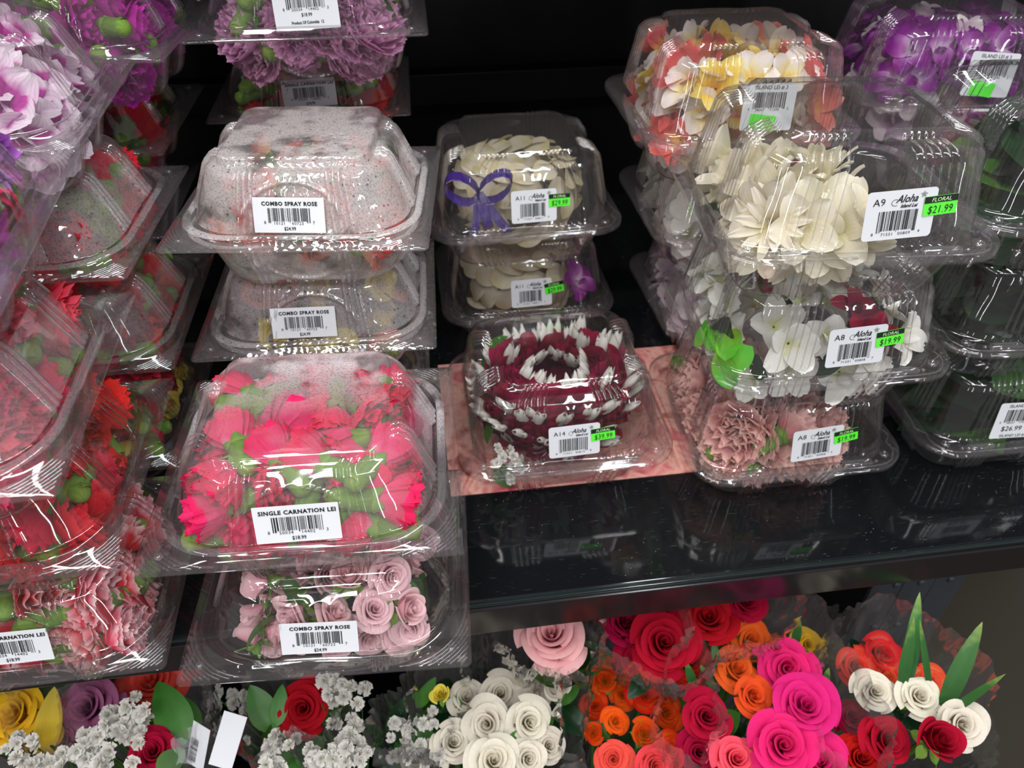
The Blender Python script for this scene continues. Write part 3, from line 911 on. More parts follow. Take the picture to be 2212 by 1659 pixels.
EXT = {  # extent along the axis and radii at both ends
    'carn': (-.024, .006, .028, .013), 'carn_open': (-.024, .006, .024, .019), 'carn_bare': (0, .008, .026, .018),
    'srose': (-.008, .008, .012, .017), 'srose_t': (-.008, .007, .014, .014), 'orchid': (0, .017, .006, .020), 'plumeria': (0, .014, .014, .022),
    'fan': (0, .012, .018, .024), 'tuber': (0, .010, .022, .024), 'bicolor': (0, .012, .012, .022), 'leaf': (0, .015, .001, .015), 'bigleaf': (0, .056, .001, .056)}
def lims(typ, z):
    top = .050 + (.072 if typ == 'A' else .055)
    if z < .05: hx = .067 + .018 * z / .05
    else:
        hx = .085 - ((.009 if typ == 'A' else .017) * min(1, (z - .05) / (.055 if typ == 'A' else .042)))
    return hx, hx - .006
def inside(typ, p, ax, ext, s):
    lo, rl, hi, rh = ext
    top = .050 + (.068 if typ == 'A' else .052)
    for it in range(3):
        for d, r in ((lo, rl), (hi, rh)):
            e = p + ax * d * s
            hr = r * s * math.sqrt(max(.05, 1 - ax.x ** 2)) * .9; vr = r * s * math.sqrt(max(.04, 1 - ax.z ** 2)) * .9
            yr = r * s * math.sqrt(max(.05, 1 - ax.y ** 2)) * .9
            hx, hy = lims(typ, e.z)
            p.x -= max(0, e.x + hr - hx) - max(0, -hx - (e.x - hr))
            p.y -= max(0, e.y + yr - hy) - max(0, -hy - (e.y - yr))
            p.z -= max(0, e.z + vr - top) - max(0, .005 - (e.z - vr))
    return p
LAYERS = {'C': [(.018, .056, .050), (.040, .066, .060), (.062, .060, .054), (.082, .048, .043)],
          'A': [(.018, .056, .050), (.041, .066, .060), (.065, .066, .060), (.090, .058, .052)]}
def fill(root, items, seed, fillp=1.0, layers=(0, 1, 2, 3), step=.027, front=False, xr=None, inner=False, ymax=None, typ='C', drop=0.0):
    """blooms of one lei laid through its box in jittered tiers"""
    rg = random.Random(seed)
    wts = [i[2] for i in items]
    for li in layers:
        z, hx, hy = LAYERS[typ][li]
        z -= drop * li / 2
        nx = max(2, int(round(2 * hx / step)) + 1); ny = max(2, int(round(2 * hy / step)) + 1)
        for i in range(nx):
            for j in range(ny):
                fx = -1 + 2 * i / (nx - 1); fy = -1 + 2 * j / (ny - 1)
                if li < 2 and not inner and max(abs(fx), abs(fy)) < .7: continue
                if front and (fy > -.4 and li < 3): continue
                if rg.random() > fillp: continue
                x = fx * hx + rg.uniform(-.006, .006); y = fy * hy + rg.uniform(-.006, .006)
                if xr and not (xr[0] <= x <= xr[1]): continue
                if ymax is not None and y > ymax: continue
                it = rg.choices(items, wts)[0]
                nm, fam, sc, off, sub = KIND[it[0]]
                a = rg.uniform(0, 2 * math.pi)
                if it[0] == 'bigleaf':
                    ax = Vector((rg.uniform(-.5, .5), rg.uniform(-.5, .5), 1.0))
                elif it[0] in ('orchid', 'plumeria', 'bicolor', 'tuber', 'fan', 'carn_bare'):
                    ax = Vector((fx * .9 + rg.uniform(-.5, .5), fy * .9 + rg.uniform(-.5, .5), .25 + .5 * li / 3 + rg.uniform(-.2, .4)))
                elif it[0].startswith('srose'):
                    ax = Vector((fx * .6 + rg.uniform(-.9, .9), fy * .6 + rg.uniform(-.9, .9), rg.uniform(-.2, .8)))
                else:
                    ax = Vector((math.cos(a), math.sin(a), rg.uniform(-.4, .4)))
                ax.normalize()
                jit = rg.uniform(.9, 1.1)
                p = Vector((x, y, z + rg.uniform(-.004, .004))) + ax * off
                ext = EXT[it[0]]
                p = inside(typ, p, ax, ext, jit * (sc if sc > .5 else 1.0))
                part(root, nm, rg.choice(G[fam]), PM[it[1]], p, ax, rg.uniform(0, 6.28), sc * jit, sub)
def ring_lei(root, seed, mode):
    rg = random.Random(seed)
    Rm, rt, zc = .047, .026, .062
    rows = ((-85, 22, 0), (-45, 22, 0), (-5, 23, 0), (40, 21, 0), (90, 16, 0), (140, 11, 0))
    if mode != 'maroon': rows = ((-90, 15, 0), (-50, 16, 0), (-10, 16, 0), (30, 15, 0), (70, 13, 0), (110, 10, 0), (150, 7, 0)); zc = .062; Rm = .040; rt = .030
    rows = [r[:2] for r in rows]
    for pi, (ph, n) in enumerate(rows):
        for k in range(n):
            th = 2 * math.pi * (k + .5 * (pi % 2)) / n + rg.uniform(-.10, .10)
            c = R(ph + rg.uniform(-6, 6))
            rad = Rm + rt * .62 * math.cos(c)
            pos = Vector((rad * 1.12 * math.cos(th), rad * math.sin(th), zc + rt * 1.05 * math.sin(c)))
            if c < 0: pos.z = zc + rt * 1.5 * math.sin(c)
            nrm = Vector((math.cos(c) * math.cos(th) * .45, math.cos(c) * math.sin(th) * .45, math.sin(c) * .5 + .75)).normalized()
            if mode == 'maroon':
                part(root, 'orchid_floret', G['cpet'][0], PM['maroon'], pos - nrm * .010, nrm, rg.uniform(-.5, .5), rg.uniform(.92, 1.14), ('white_tips', G['ctip'][k % 2], PM['pureW']) if rg.random() < (.35, .15, .9, .9, .45, 1.0)[pi] else None)
            else:
                out = Vector((math.cos(th), math.sin(th), 0)) * math.cos(c) + Vector((0, 0, math.sin(c)))
                tang = Vector((-math.sin(th), math.cos(th), 0)) * .5 + Vector((0, 0, 1)) * (.8 if pi < 3 else .1) * (1 if rg.random() < .8 else -1)
                tang = (tang - out * tang.dot(out)).normalized()
                q = Matrix((tang, out.cross(tang), out)).transposed().to_4x4()
                obj('petal', rg.choice(G['ppet']), PM['cream'], root, mtx=Matrix.Translation(pos + out * .004) @ q @ Matrix.Rotation(rg.uniform(-.3, .3), 4, 'X') @ Matrix.Scale(1.15, 4))
M_RIB = solid('purple_satin_ribbon', hexc('38226E'), 0.3, 0.6)
def strip(pts, w, wdir):
    m = MB(); wd = Vector(wdir).normalized() * w / 2
    up = Vector((0.0003, 0.0003, 0.0004))
    m.rings([[Vector(p) - wd - up, Vector(p) + wd - up, Vector(p) + wd + up, Vector(p) - wd + up] for p in pts], cap=True)
    return m.mesh('ribbon', False)
def bow(root, x, y, z, s=1.0):
    for sx in (-1, 1):
        pts = []
        for i in range(13):
            t = 2 * math.pi * i / 12
            pts.append((x + s * sx * (.016 - .016 * math.cos(t)) * .95, y - .004 * math.sin(t / 2), z + s * (.012 * math.sin(t) + .006 * (1 - math.cos(t)))))
        obj('ribbon_loop', strip(pts, .009 * s, (0.2, 1, .5)), M_RIB, root)
    for dx, dz in ((-.006, -.038), (.026, -.036), (.008, -.030)):
        pts = [(x + s * dx * t, y - .012 * math.sin(t * 2.0), z + s * dz * t) for t in [i / 8 for i in range(9)]]
        obj('ribbon_tail', strip(pts, .008 * s, (1, .1, .25)), M_RIB, root)

# ------------------------------------------------------------------ the boxes and their leis
BOXGRP = {'C': 'domed clamshell boxes with square flanges', 'A': 'ribbed clamshell boxes with rounded flanges'}
def make_box(typ, px, py, lvl, rot, mode, lidm, basem, label, ridges=True):
    z = BH + lvl * PITCHZ[typ]
    if isinstance(px, tuple): z = px[1]; px = px[0]
    P0 = at(px, py, z)
    rz = R(rot)
    off = Vector((0, .1, 0)) if mode == 'mid' else Vector((-.1075, .1, 0))
    c = P0 + Matrix.Rotation(rz, 3, 'Z') @ off
    e = empty('clamshell_box', (c.x, c.y, z - BH + 0.0008), rz)
    tag(e, label, 'clamshell box', BOXGRP[typ])
    base = obj('base', ME[(typ, 'base')], basem, e, (0, 0, BH))
    lid = obj('lid', ME[(typ, 'lid')], lidm, e, (0, 0, BH))
    if ridges:
        if typ == 'C':
            for k in ('fl', 'fr', 'bl', 'br'):
                obj('corner_ridges', ME['ridge_' + k], RIDGE, lid)
        else:
            for sx in (-1, 1):
                obj('snap_lock', ME['lock'], RIDGE, lid, (sx * .052, -.0915, .0010))
                obj('locating_dimple', ME['dimple'], RIDGE, lid, (sx * .083, -.0835, .0008))
            obj('stiffening_bead', ME['bead'], RIDGE, lid)
    return e
def make_lei(box, label):
    e = empty('flower_lei', box.location + Vector((0, 0, .001)), box.rotation_euler.z)
    tag(e, label, 'lei', 'flower leis in clamshell boxes')
    return e
CARN = ('8', '50034', '14402', '3'); COMBO = ('8', '10121', '60723', '7')

# --- centre-left front stack
b = make_box('C', 702, 1462, 0, -3.5, 'mid', CLEAR, CLEAR, 'clear domed clamshell box of pale pink spray roses, lowest in the front stack')
label_c(b, 'COMBO SPRAY ROSE', COMBO, '$24.99', wall_mtx('C', -.003, .0185, .0042, -1.5), 7)
l = make_lei(b, 'pale pink spray rose lei with green leaves in the lowest front box')
fill(l, [('srose', 'palepink', 6), ('srose_t', 'palepink', 3), ('leaf', 'leafG', 3)], 11, .95, (0, 1, 2, 3), .029)
b = make_box('C', 643, 1224, 1, -2.8, 'mid', FOG_TOP, CLEAR, 'domed clamshell box of hot pink carnations with fogged back half, front centre-left')
label_c(b, 'SINGLE CARNATION LEI', CARN, '$18.99', wall_mtx('C', .001, .0185, .0042, 0.5), 5)
l = make_lei(b, 'hot pink carnation lei with green calyxes behind the SINGLE CARNATION LEI label')
fill(l, [('carn', 'hotpink', 1)], 21, .95, (0, 1, 2, 3), .0285)
# --- stack behind it
b = make_box('C', 690, 985, 0, -2, 'mid', CLEAR, FOG_PATCH, 'bottom domed clamshell box of yellow roses hidden behind the hot pink carnations')
l = make_lei(b, 'yellow and orange spray rose lei at the bottom behind the hot pink carnations')
fill(l, [('srose', 'yellow', 3), ('srose', 'peach', 2), ('leaf', 'leafG', 2)], 31, .85, (0, 1, 2, 3), .032)
b = make_box('C', 680, 768, 1, -2.5, 'mid', FOG_MID, FOG_MID, 'water-beaded domed clamshell box with one yellow rose showing, under the fogged box')
label_c(b, 'COMBO SPRAY ROSE', COMBO, '$24.99', wall_mtx('C', -.008, .0200, .0042, -0.5), 7)
l = make_lei(b, 'yellow and peach spray rose lei with dark leaves in the water-beaded box')
fill(l, [('srose', 'yellow', 3), ('srose', 'peach', 3), ('leaf', 'leafD', 4)], 41, .7, (0, 1, 2), .034)
b = make_box('C', 630, 543, 2, -6.5, 'mid', FOG_HEAVY, FOG_HEAVY, 'heavily fogged domed clamshell box with COMBO SPRAY ROSE label, top of its stack')
label_c(b, 'COMBO SPRAY ROSE', COMBO, '$24.99', wall_mtx('C', -.002, .0190, .0042, -1.0), 7)
l = make_lei(b, 'coral and peach spray rose lei blurred inside the heavily fogged box')
fill(l, [('srose', 'coral', 4), ('srose', 'peach', 3), ('leaf', 'leafG', 3)], 51, .85, (0, 1, 2), .031)
# --- third row
spec = [(0, 'dkred', 'deep red carnation'), (1, 'red', 'red carnation'), (2, 'redpink', 'red and pink carnation'), (3, 'lav', 'lavender pink carnation')]
words = {0: 'lowest under the lavender ones', 1: 'second up under the lavender ones', 2: 'directly under the lavender carnation box', 3: 'top of the back stack'}
for lv, mt, wd in spec:
    b = make_box('C', (660, 672, 668, 660)[lv], (640, 440, 258, 84)[lv], lv, (-1, 1, -1, -1)[lv], 'mid', CLEARP, CLEARP, 'clear clamshell box of %ss, %s' % (wd, words[lv]), ridges=lv > 1)
    l = make_lei(b, '%s lei, %s' % (wd, words[lv]))
    if lv == 3:
        label_c(b, 'SINGLE CARNATION LEI', CARN, '$18.99', wall_mtx('C', .002, .0190, .0042, 2), 5, True)
        fill(l, [('carn_bare', mt, 5), ('carn', mt, 2), ('leaf', 'leafG', .8)], 60 + lv, 1.0, (0, 1, 2, 3), .026)
    elif lv == 2:
        label_c(b, 'SINGLE CARNATION LEI', CARN, '$18.99', wall_mtx('C', .002, .0190, .0042, 2), 5)
        fill(l, [('carn', mt, 4), ('carn_open', 'red', 3)], 60 + lv, .95, (0, 1, 2, 3), .028)
    else:
        fill(l, [('carn', mt, 1)], 60 + lv, .7, (1, 2, 3), .034, front=True)
# --- left-hand front stack
LS = [(0, 357, 1446, 0, 'redwhite', 'red carnations with white rims', 'lowest in the left front stack', 'carn_open', CLEAR),
      (1, 254, 1234, .5, 'red', 'bright red carnations', 'second up in the left front stack', 'carn', CLEAR),
      (2, 126, 1074, 1.5, 'redpink', 'red-pink carnations with a fogged lid', 'third up in the left front stack', 'carn_open', FOG_PATCH),
      (3, -5, 690, 5, 'mag', 'purple and magenta carnations', 'top left front', 'carn_open', CLEARP)]
for lv, px, py, rot, mt, wd, wh, kd, mm in LS:
    b = make_box('C', px, py, lv, rot, 'fr', mm, mm if lv != 2 else CLEAR, 'clamshell box of %s, %s' % (wd, wh))
    l = make_lei(b, 'lei of %s, %s' % (wd, wh))
    it = {0: [('carn_open', 'redwhite', 4), ('carn', 'redwhite', 2), ('leaf', 'leafG', .8)], 1: [('carn', 'red', 4), ('carn_open', 'red', 3)],
          2: [('carn_open', 'redpink', 4), ('carn', 'hotpink', 2)], 3: [('carn_open', 'purp', 3), ('carn', 'hotpink', 3), ('carn_open', 'mag', 3)]}[lv]
    fill(l, it, 70 + lv, .95, (0, 1, 2, 3), .028)
    if lv == 0:
        label_c(b, 'SINGLE CARNATION LEI', CARN, '$18.99', wall_mtx('C', .001, .0190, .0042, -1), 5)
# --- left-hand second row
MS = [(0, 395, 1010, -1, [('srose', 'yellow', 3), ('carn', 'red', 3), ('leaf', 'leafG', 2)], 'yellow roses and red carnations', 'bottom of the left second row', CLEAR),
      (1, 376, 800, -1, [('carn', 'dkred', 4), ('carn_open', 'red', 2)], 'dark red carnations', 'second up in the left second row', FOG_PATCH),
      (2, 272, 604, -3, [('carn', 'red', 3), ('carn_open', 'red', 3)], 'red carnations with streaked condensation', 'third up in the left second row', FOG_MID),
      (3, 168, 330, 2, [('bicolor', 'bic', 1)], 'white blooms with purple blotches', 'top of the left second row', CLEARP)]
for lv, px, py, rot, it, wd, wh, mm in MS:
    b = make_box('C', px, py, lv, rot, 'fr', mm, CLEAR, 'clamshell box of %s, %s' % (wd, wh))
    l = make_lei(b, 'lei of %s, %s' % (wd, wh))
    fill(l, it, 80 + lv, .95 if lv else .8, (0, 1, 2, 3), .026 if lv == 3 else .028)
# --- left-hand third row
NSP = [(0, 362, 730, 0, [('carn', 'dkred', 1)], 'dim red carnations', 'bottom of the left back row'), (1, 360, 515, -1, [('carn', 'dkred', 3), ('leaf', 'leafD', 1)], 'dark red carnations', 'second up in the left back row'),
       (2, 352, 335, -2, [('carn', 'dkred', 3), ('carn_open', 'red', 2), ('leaf', 'leafG', 1)], 'dark red carnations and green leaves', 'third up in the left back row'),
       (3, 350, 132, -4, [('carn_open', 'mag', 4), ('carn', 'mag', 2)], 'deep magenta carnations', 'top of the left back row')]
for lv, px, py, rot, it, wd, wh in NSP:
    b = make_box('C', px, py, lv, rot, 'fr', CLEARP, CLEARP, 'clamshell box of %s, %s' % (wd, wh), ridges=lv > 1)
    l = make_lei(b, 'lei of %s, %s' % (wd, wh))
    fill(l, it, 90 + lv, .95 if lv > 1 else .7, (0, 1, 2, 3) if lv > 1 else (1, 2, 3), .028 if lv > 1 else .034, front=lv < 2)

# --- ribbed boxes, middle
AL = ('8', '71551')
b = make_box('A', 1240, 1022, 0, 0.3, 'mid', CLEAR, CLEAR, 'ribbed clamshell box labelled A14 on the pink printed sheet')
label_a(b, 'A14', ('8', '71551', '00814', '8'), '$39.99', wall_mtx('A', .002, .0260, .0056, 1.5), 14, 3)
l = make_lei(b, 'thick maroon orchid lei with white tips in the A14 box')
ring_lei(l, 14, 'maroon')
rg = random.Random(5)
for k, (x, y, z, ax, s) in enumerate(((-.058, .050, .110, (-1, -.2, .3), 1.1), (-.066, .034, .092, (-1, .1, .5), 1.1), (-.072, -.030, .070, (-1, -.2, .2), 1.0), (-.062, -.066, .046, (-.4, -1, .3), 1.1))):
    part(l, 'leaf', G['leaf'][k % 2], PM['leafG'], (x, y, z - .02), ax, 1.4 + k * .2, s)
for k in range(16):
    part(l, 'babys_breath', G['puff'][k % 2], PM['pureW'], (-.058 + rg.uniform(-.014, .014), -.062 + rg.uniform(-.012, .012), .028 + rg.uniform(-.010, .022)), (rg.uniform(-1, 1), -1, 1), rg.uniform(0, 6), .0052)
b = make_box('A', 1152, 690, 0, 0.5, 'mid', CLEARP, CLEARP, 'lower of the two ribbed clamshell boxes labelled A11')
label_a(b, 'A11', ('8', '71551', '00811', '9'), '$29.99', wall_mtx('A', .0, .0260, .0056, 1), 11, 8)
l = make_lei(b, 'creamy white petal lei in the lower A11 box'); ring_lei(l, 15, 'cream')
fill(l, [('orchid', 'orchidP', 1), ('tuber', 'cream', 2)], 16, .35, (2,), .035, typ='A')
b = make_box('A', 1150, 512, 1, 1.5, 'mid', CLEARP, CLEARP, 'upper ribbed clamshell box labelled A11 with a purple ribbon inside')
label_a(b, 'A11', ('8', '71551', '00811', '9'), '$29.99', wall_mtx('A', .004, .0260, .0056, 0.5), 11, 0)
l = make_lei(b, 'creamy white petal lei tied with a purple ribbon bow'); ring_lei(l, 17, 'cream')
bow(l, -.052, -.070, .088, 1.15)

# --- ribbed boxes, right front stack
b = make_box('A', 1746, 1030, 0, 0, 'mid', CLEAR, CLEAR, 'ribbed box of blush carnations labelled A8, bottom of the right front stack')
label_a(b, 'A8', ('8', '71551', '00808', '7'), '$19.99', wall_mtx('A', .008, .0260, .0056, 4), 8, 6)
l = make_lei(b, 'blush pink carnation lei in the bottom A8 box')
fill(l, [('carn_bare', 'blush', 5), ('carn_open', 'blush', 3), ('leaf', 'lime', .2)], 101, 1.0, (0, 1, 2), .027, xr=(-.08, .04), inner=True, typ='A')
b = make_box('A', 1826, 832, 1, -1.2, 'mid', CLEAR, CLEAR, 'ribbed clamshell box of white orchids labelled A8, middle of the right front stack')
label_a(b, 'A8', ('8', '71551', '00808', '7'), '$19.99', wall_mtx('A', .008, .0260, .0056, 3), 8, 5)
l = make_lei(b, 'white orchid lei with bright lime green leaves in the middle box')
fill(l, [('orchid', 'white', 8), ('plumeria', 'white', 3), ('orchid', 'maroon', .8), ('leaf', 'leafD', 1.5)], 102, .9, (0, 1, 2), .033, typ='A')
for k, (x, y, z, ax) in enumerate(((-.084, -.030, .060, (-1, -.3, .6)), (-.080, -.052, .048, (-.8, -.7, .3)), (-.078, -.060, .060, (-.6, -.8, .5)), (-.086, -.012, .052, (-1, .1, .4)), (-.080, -.044, .072, (-.7, -.4, 1)))):
    part(l, 'leaf', G['leaf'][k % 2], PM['lime'], (x, y, z - .012), ax, k * 2.1, 1.15)
b = make_box('A', 1886, 566, 2, -4.5, 'mid', CLEAR, CLEAR, 'ribbed clamshell box of cream blooms labelled A9, top of the right front stack')
label_a(b, 'A9', ('8', '71551', '00809', '4'), '$21.99', wall_mtx('A', .016, .0260, .0056, 4), 9, 2)
l = make_lei(b, 'cream tuberose lei filling the left half of the A9 box')
fill(l, [('plumeria', 'cream', 5), ('tuber', 'cream', 2), ('fan', 'cream', 1.4)], 103, .95, (0, 1, 2), .028, xr=(-.08, .022), inner=True, typ='A', drop=.010)
# --- ribbed boxes behind
bk = [(0, 1640, 720, 2, [('plumeria', 'whitemauve', 3), ('orchid', 'white', 1)], 'white and mauve blooms', 'lowest behind the right front stack'),
      (1, 1640, 520, 1, [('plumeria', 'white', 4), ('tuber', 'cream', 2), ('leaf', 'leafG', .8)], 'white blooms with greenish centres', 'under the coral plumeria box'),
      (2, 1650, 312, 0, [('plumeria', 'plumC', 4), ('plumeria', 'plumW', 4), ('plumeria', 'plumY', 3)], 'coral, yellow and white plumerias', 'behind the A9 box')]
for lv, px, py, rot, it, wd, wh in bk:
    b = make_box('A', px, py, lv, rot, 'mid', CLEARP, CLEARP, 'ribbed clamshell box of %s, %s' % (wd, wh))
    l = make_lei(b, 'lei of %s, %s' % (wd, wh))
    fill(l, it, 110 + lv, .95, (0, 1, 2, 3) if lv == 2 else (0, 1, 2), .029, typ='A')
    if lv == 2: label_i(b, wall_mtx('A', .004, .0260, .0056, -2), 31, green=True)
bk = [(0, 2190, 615, 0, [('orchid', 'orchidP', 1)], 'dim purple orchids', 'bottom of the back right stack'), (1, 2195, 420, 0, [('orchid', 'orchidP', 1)], 'purple orchids', 'second up in the back right stack'),
      (2, 2110, 236, -5, [('orchid', 'orchidP', 5), ('orchid', 'whitemauve', 1)], 'purple orchids', 'top of the back right stack')]
for lv, px, py, rot, it, wd, wh in bk:
    b = make_box('A', px, py, lv, rot, 'mid', CLEARP, CLEARP, 'ribbed clamshell box of %s, %s' % (wd, wh), ridges=lv == 2)
    l = make_lei(b, 'lei of %s, %s' % (wd, wh))
    fill(l, it, 120 + lv, .95 if lv == 2 else .6, (0, 1, 2, 3) if lv == 2 else (1, 2), .029 if lv == 2 else .036, typ='A')
    if lv == 2: label_i(b, wall_mtx('A', .010, .0260, .0056, -4), 33, green=True)
# --- right edge stack
rs = [(0, 2236, 972, -1, 'bottom of the right edge stack, labelled $26.99'), (1, 2310, 760, -4, 'middle of the right edge stack'), (2, 2420, 500, -6, 'top of the right edge stack')]
for lv, px, py, rot, wh in rs:
    b = make_box('A', px, py, lv, rot, 'mid', CLEAR, CLEAR, 'ribbed clamshell box of dark green leaves, %s' % wh)
    l = make_lei(b, 'dark green leaf lei, %s' % wh)
    fill(l, [('bigleaf', 'leafD', 8), ('bigleaf', 'leafG', .7), ('leaf', 'leafD', 2)], 130 + lv, 1.0, (0, 1, 2), .040, inner=True, typ='A')
    if lv == 0: label_i(b, wall_mtx('A', -.020, .0260, .0056, -2), 35, price='$26.99')

# ------------------------------------------------------------------ bouquets in clear sleeves under the shelf
CELLO = plastic('cellophane', haze=0.10, refl=1.5, rough=0.05, fogcol=(0.85, 0.78, 0.80), tint=(0.975, 0.965, 0.97))
ZL = -0.5995
BG = 'wrapped bouquets on the lower shelf'
def stem_mesh(a, b):
    m = MB(); m.tube([a, (Vector(a) * .5 + Vector(b) * .5), b], .0026, 6)
    return m.mesh('stem')
HULL = {}
def bouquet(px, py, label, roses, z0, lean=(0, 0), green=9):
    base = at(px, py, z0)
    e = empty('bouquet', (base.x + lean[0], base.y + .06 + lean[1], ZL))
    tag(e, label, 'bouquet', BG)
    rg = random.Random(px * 7 + py)
    hull = HULL[e.name] = []
    for r in roses:
        x, y, dia, z, mat = r[:5]
        fam = r[5] if len(r) > 5 else 'rose'
        tilt = r[6] if len(r) > 6 else (rg.uniform(-.25, .25), rg.uniform(-.55, -.15), 1.0)
        p = at(x, y, z)
        rad = dia * depth_of(p) / FPX / 2
        ax = Vector(tilt).normalized()
        s = rad / 1.02
        q = p - e.location - ax * s * .62
        o = part(e, 'rose', rg.choice(G[fam]), PM[mat], q, ax, rg.uniform(0, 6), s, SEP)
        hull.append((q.x + ax.x * s * .5, q.y + ax.y * s * .5, s * 1.05, q.z + s * .9))
        foot = Vector((rg.uniform(-.012, .012), rg.uniform(-.012, .012), .01))
        obj('stem', stem_mesh(q - ax * s * .5, foot), PM['leafG'], e)
    for k in range(green):                       # foliage between and under the blooms
        h = rg.choice(hull); a = rg.uniform(0, 6.28)
        p = Vector((h[0] + math.cos(a) * h[2] * 1.0, h[1] + math.sin(a) * h[2] * 1.0, h[3] - rg.uniform(.03, .06)))
        d = Vector((math.cos(a), math.sin(a), rg.uniform(.2, 1.0))).normalized()
        nrm = (Vector((0, -.3, 1)) - d * d.dot(Vector((0, -.3, 1)))).normalized()
        mq = Matrix((d, nrm.cross(d), nrm)).transposed().to_4x4()
        obj('leaf', rg.choice(G['leaf']), PM[rg.choice(('leafG', 'leafG', 'leafD'))], e, mtx=Matrix.Translation(p) @ mq @ Matrix.Scale(rg.uniform(.9, 1.5), 4))
    return e
def puffs(e, spots, n, z, dia, seed, mat='pureW'):
    rg = random.Random(seed)
    for k in range(n):
        x0, y0, x1, y1 = rg.choice(spots)
        x, y = rg.uniform(x0, x1), rg.uniform(y0, y1)
        p = at(x, y, z + rg.uniform(-.015, .015))
        s = dia * rg.uniform(.75, 1.15) * depth_of(p) / FPX / 2
        part(e, 'babys_breath', G['puff'][k % 2], PM[mat], p - e.location, (rg.uniform(-.8, .8), rg.uniform(-1, .2), 1), rg.uniform(0, 6), s)
    # wiry stalks carrying the small blooms
    m = MB()
    for k in range(max(4, n // 4)):
        x0, y0, x1, y1 = rg.choice(spots)
        p = at(rg.uniform(x0, x1), rg.uniform(y0, y1), z) - e.location
        m.tube([p, p * .6 + Vector((rg.uniform(-.01, .01), 0, .0)), (0, 0, .05)], .0007, 4)
    obj('stalks', m.mesh('stalks'), PM['leafG'], e)
def leaf_px(e, base, tip, wpx, z0, z1, mat, name='leaf', bend=.15):
    """a leaf from one point of the place to another"""
    a = at(*base, z0) - e.location; b = at(*tip, z1) - e.location
    d = b - a; L = d.length
    w = wpx * .85 * depth_of(at(*base, z0)) / FPX
    me = leaf_mesh(L, w, bend, .12, nv=12)
    t = d.normalized()
    view = (Vector((0, 0, CAM_Z)) - (a + b) / 2 - e.location).normalized()
    nrm = (view - t * view.dot(t)).normalized()
    q = Matrix((t, nrm.cross(t), nrm)).transposed().to_4x4()
    return obj(name, me, PM[mat], e, mtx=Matrix.Translation((a + b) / 2) @ q)
def sleeve(e, ztop, rtop, seed, cx=0.0, cy=0.0, peak=0.03, zlow=.015, grow=.010, dz=.018, **kw):
    """open cone of creased film round the blooms of a bouquet"""
    hull = HULL[e.name]
    cx = sum(h[0] for h in hull) / len(hull); cy = sum(h[1] for h in hull) / len(hull)
    m = MB(); n = 150; rows = []
    zt = max(h[3] for h in hull) + dz
    sup = []
    for i in range(n):
        a = 2 * math.pi * i / n
        sup.append(max((h[0] - cx) * math.cos(a) + (h[1] - cy) * math.sin(a) + h[2] for h in hull) + grow)
    for j in range(41):
        v = j / 40; row = []
        for i in range(n):
            a = 2 * math.pi * i / n
            ca, sa = math.cos(a), math.sin(a)
            top = zt + peak * (.5 * math.sin(2 * a + seed) + .3 * math.sin(5 * a + seed * 2.1))
            z = zlow + (top - zlow) * v
            r = .020 + (sup[i] - .020) * min(1.0, v * 1.12) ** .8
            f = noise.noise(Vector((ca * 3.2 + seed * 3, sa * 3.2, v * 1.3))) * .012 * v
            cr = abs(noise.noise(Vector((ca * 9 + seed, sa * 9, v * 6)))) + abs(noise.noise(Vector((ca * 5, sa * 5 + v * 4, v * 8 + seed)))) + .6 * abs(noise.noise(Vector((ca * 19 + seed, sa * 19, v * 16))))
            r += f + .011 * cr * v
            row.append((cx * v + r * ca, cy * v + r * sa, z))
        rows.append(row)
    m.rings(rows)
    return obj('sleeve', m.mesh('sleeve'), CELLO, e)
def card(e, p, w, h, nrm, up, mat, name):
    m = MB(); m.box(-w / 2, -h / 2, -.0003, w / 2, h / 2, 0)
    n = Vector(nrm).normalized(); u = Vector(up); u = (u - n * u.dot(n)).normalized()
    q = Matrix((u.cross(n), u, n)).transposed().to_4x4()
    return obj(name, m.mesh(name, False), mat, e, mtx=Matrix.Translation(Vector(p) - e.location) @ q)

# golden roses at the left edge
e = bouquet(30, 1560, 'golden yellow roses wrapped at the bottom left corner', [(32, 1545, 135, -.16, 'gold'), (105, 1590, 70, -.18, 'gold'), (35, 1478, 110, -.20, 'yellow'), (-60, 1590, 120, -.16, 'gold')], -.16)
puffs(e, [(10, 1590, 110, 1659)], 14, -.135, 32, 3)
leaf_px(e, (92, 1640), (118, 1480), 62, -.17, -.15, 'yellow', 'tissue_leaf')
sleeve(e, -.135, .085, 1.3)
# mauve, coral and red mixed bouquet
e = bouquet(230, 1560, 'mauve, coral and red roses with baby\'s breath and glossy green leaves', [(190, 1530, 150, -.18, 'mauve'), (325, 1475, 165, -.21, 'coral'), (330, 1625, 115, -.15, 'crimson'), (140, 1600, 80, -.19, 'mauve')], -.17)
leaf_px(e, (400, 1608), (340, 1470), 88, -.16, -.13, 'leafG'); leaf_px(e, (340, 1668), (400, 1620), 60, -.15, -.14, 'leafG'); leaf_px(e, (425, 1580), (405, 1510), 40, -.18, -.15, 'leafG')
puffs(e, [(90, 1590, 240, 1659), (225, 1500, 320, 1600), (180, 1560, 300, 1650)], 46, -.135, 38, 5)
sleeve(e, -.14, .105, 2.7, .0, .0)
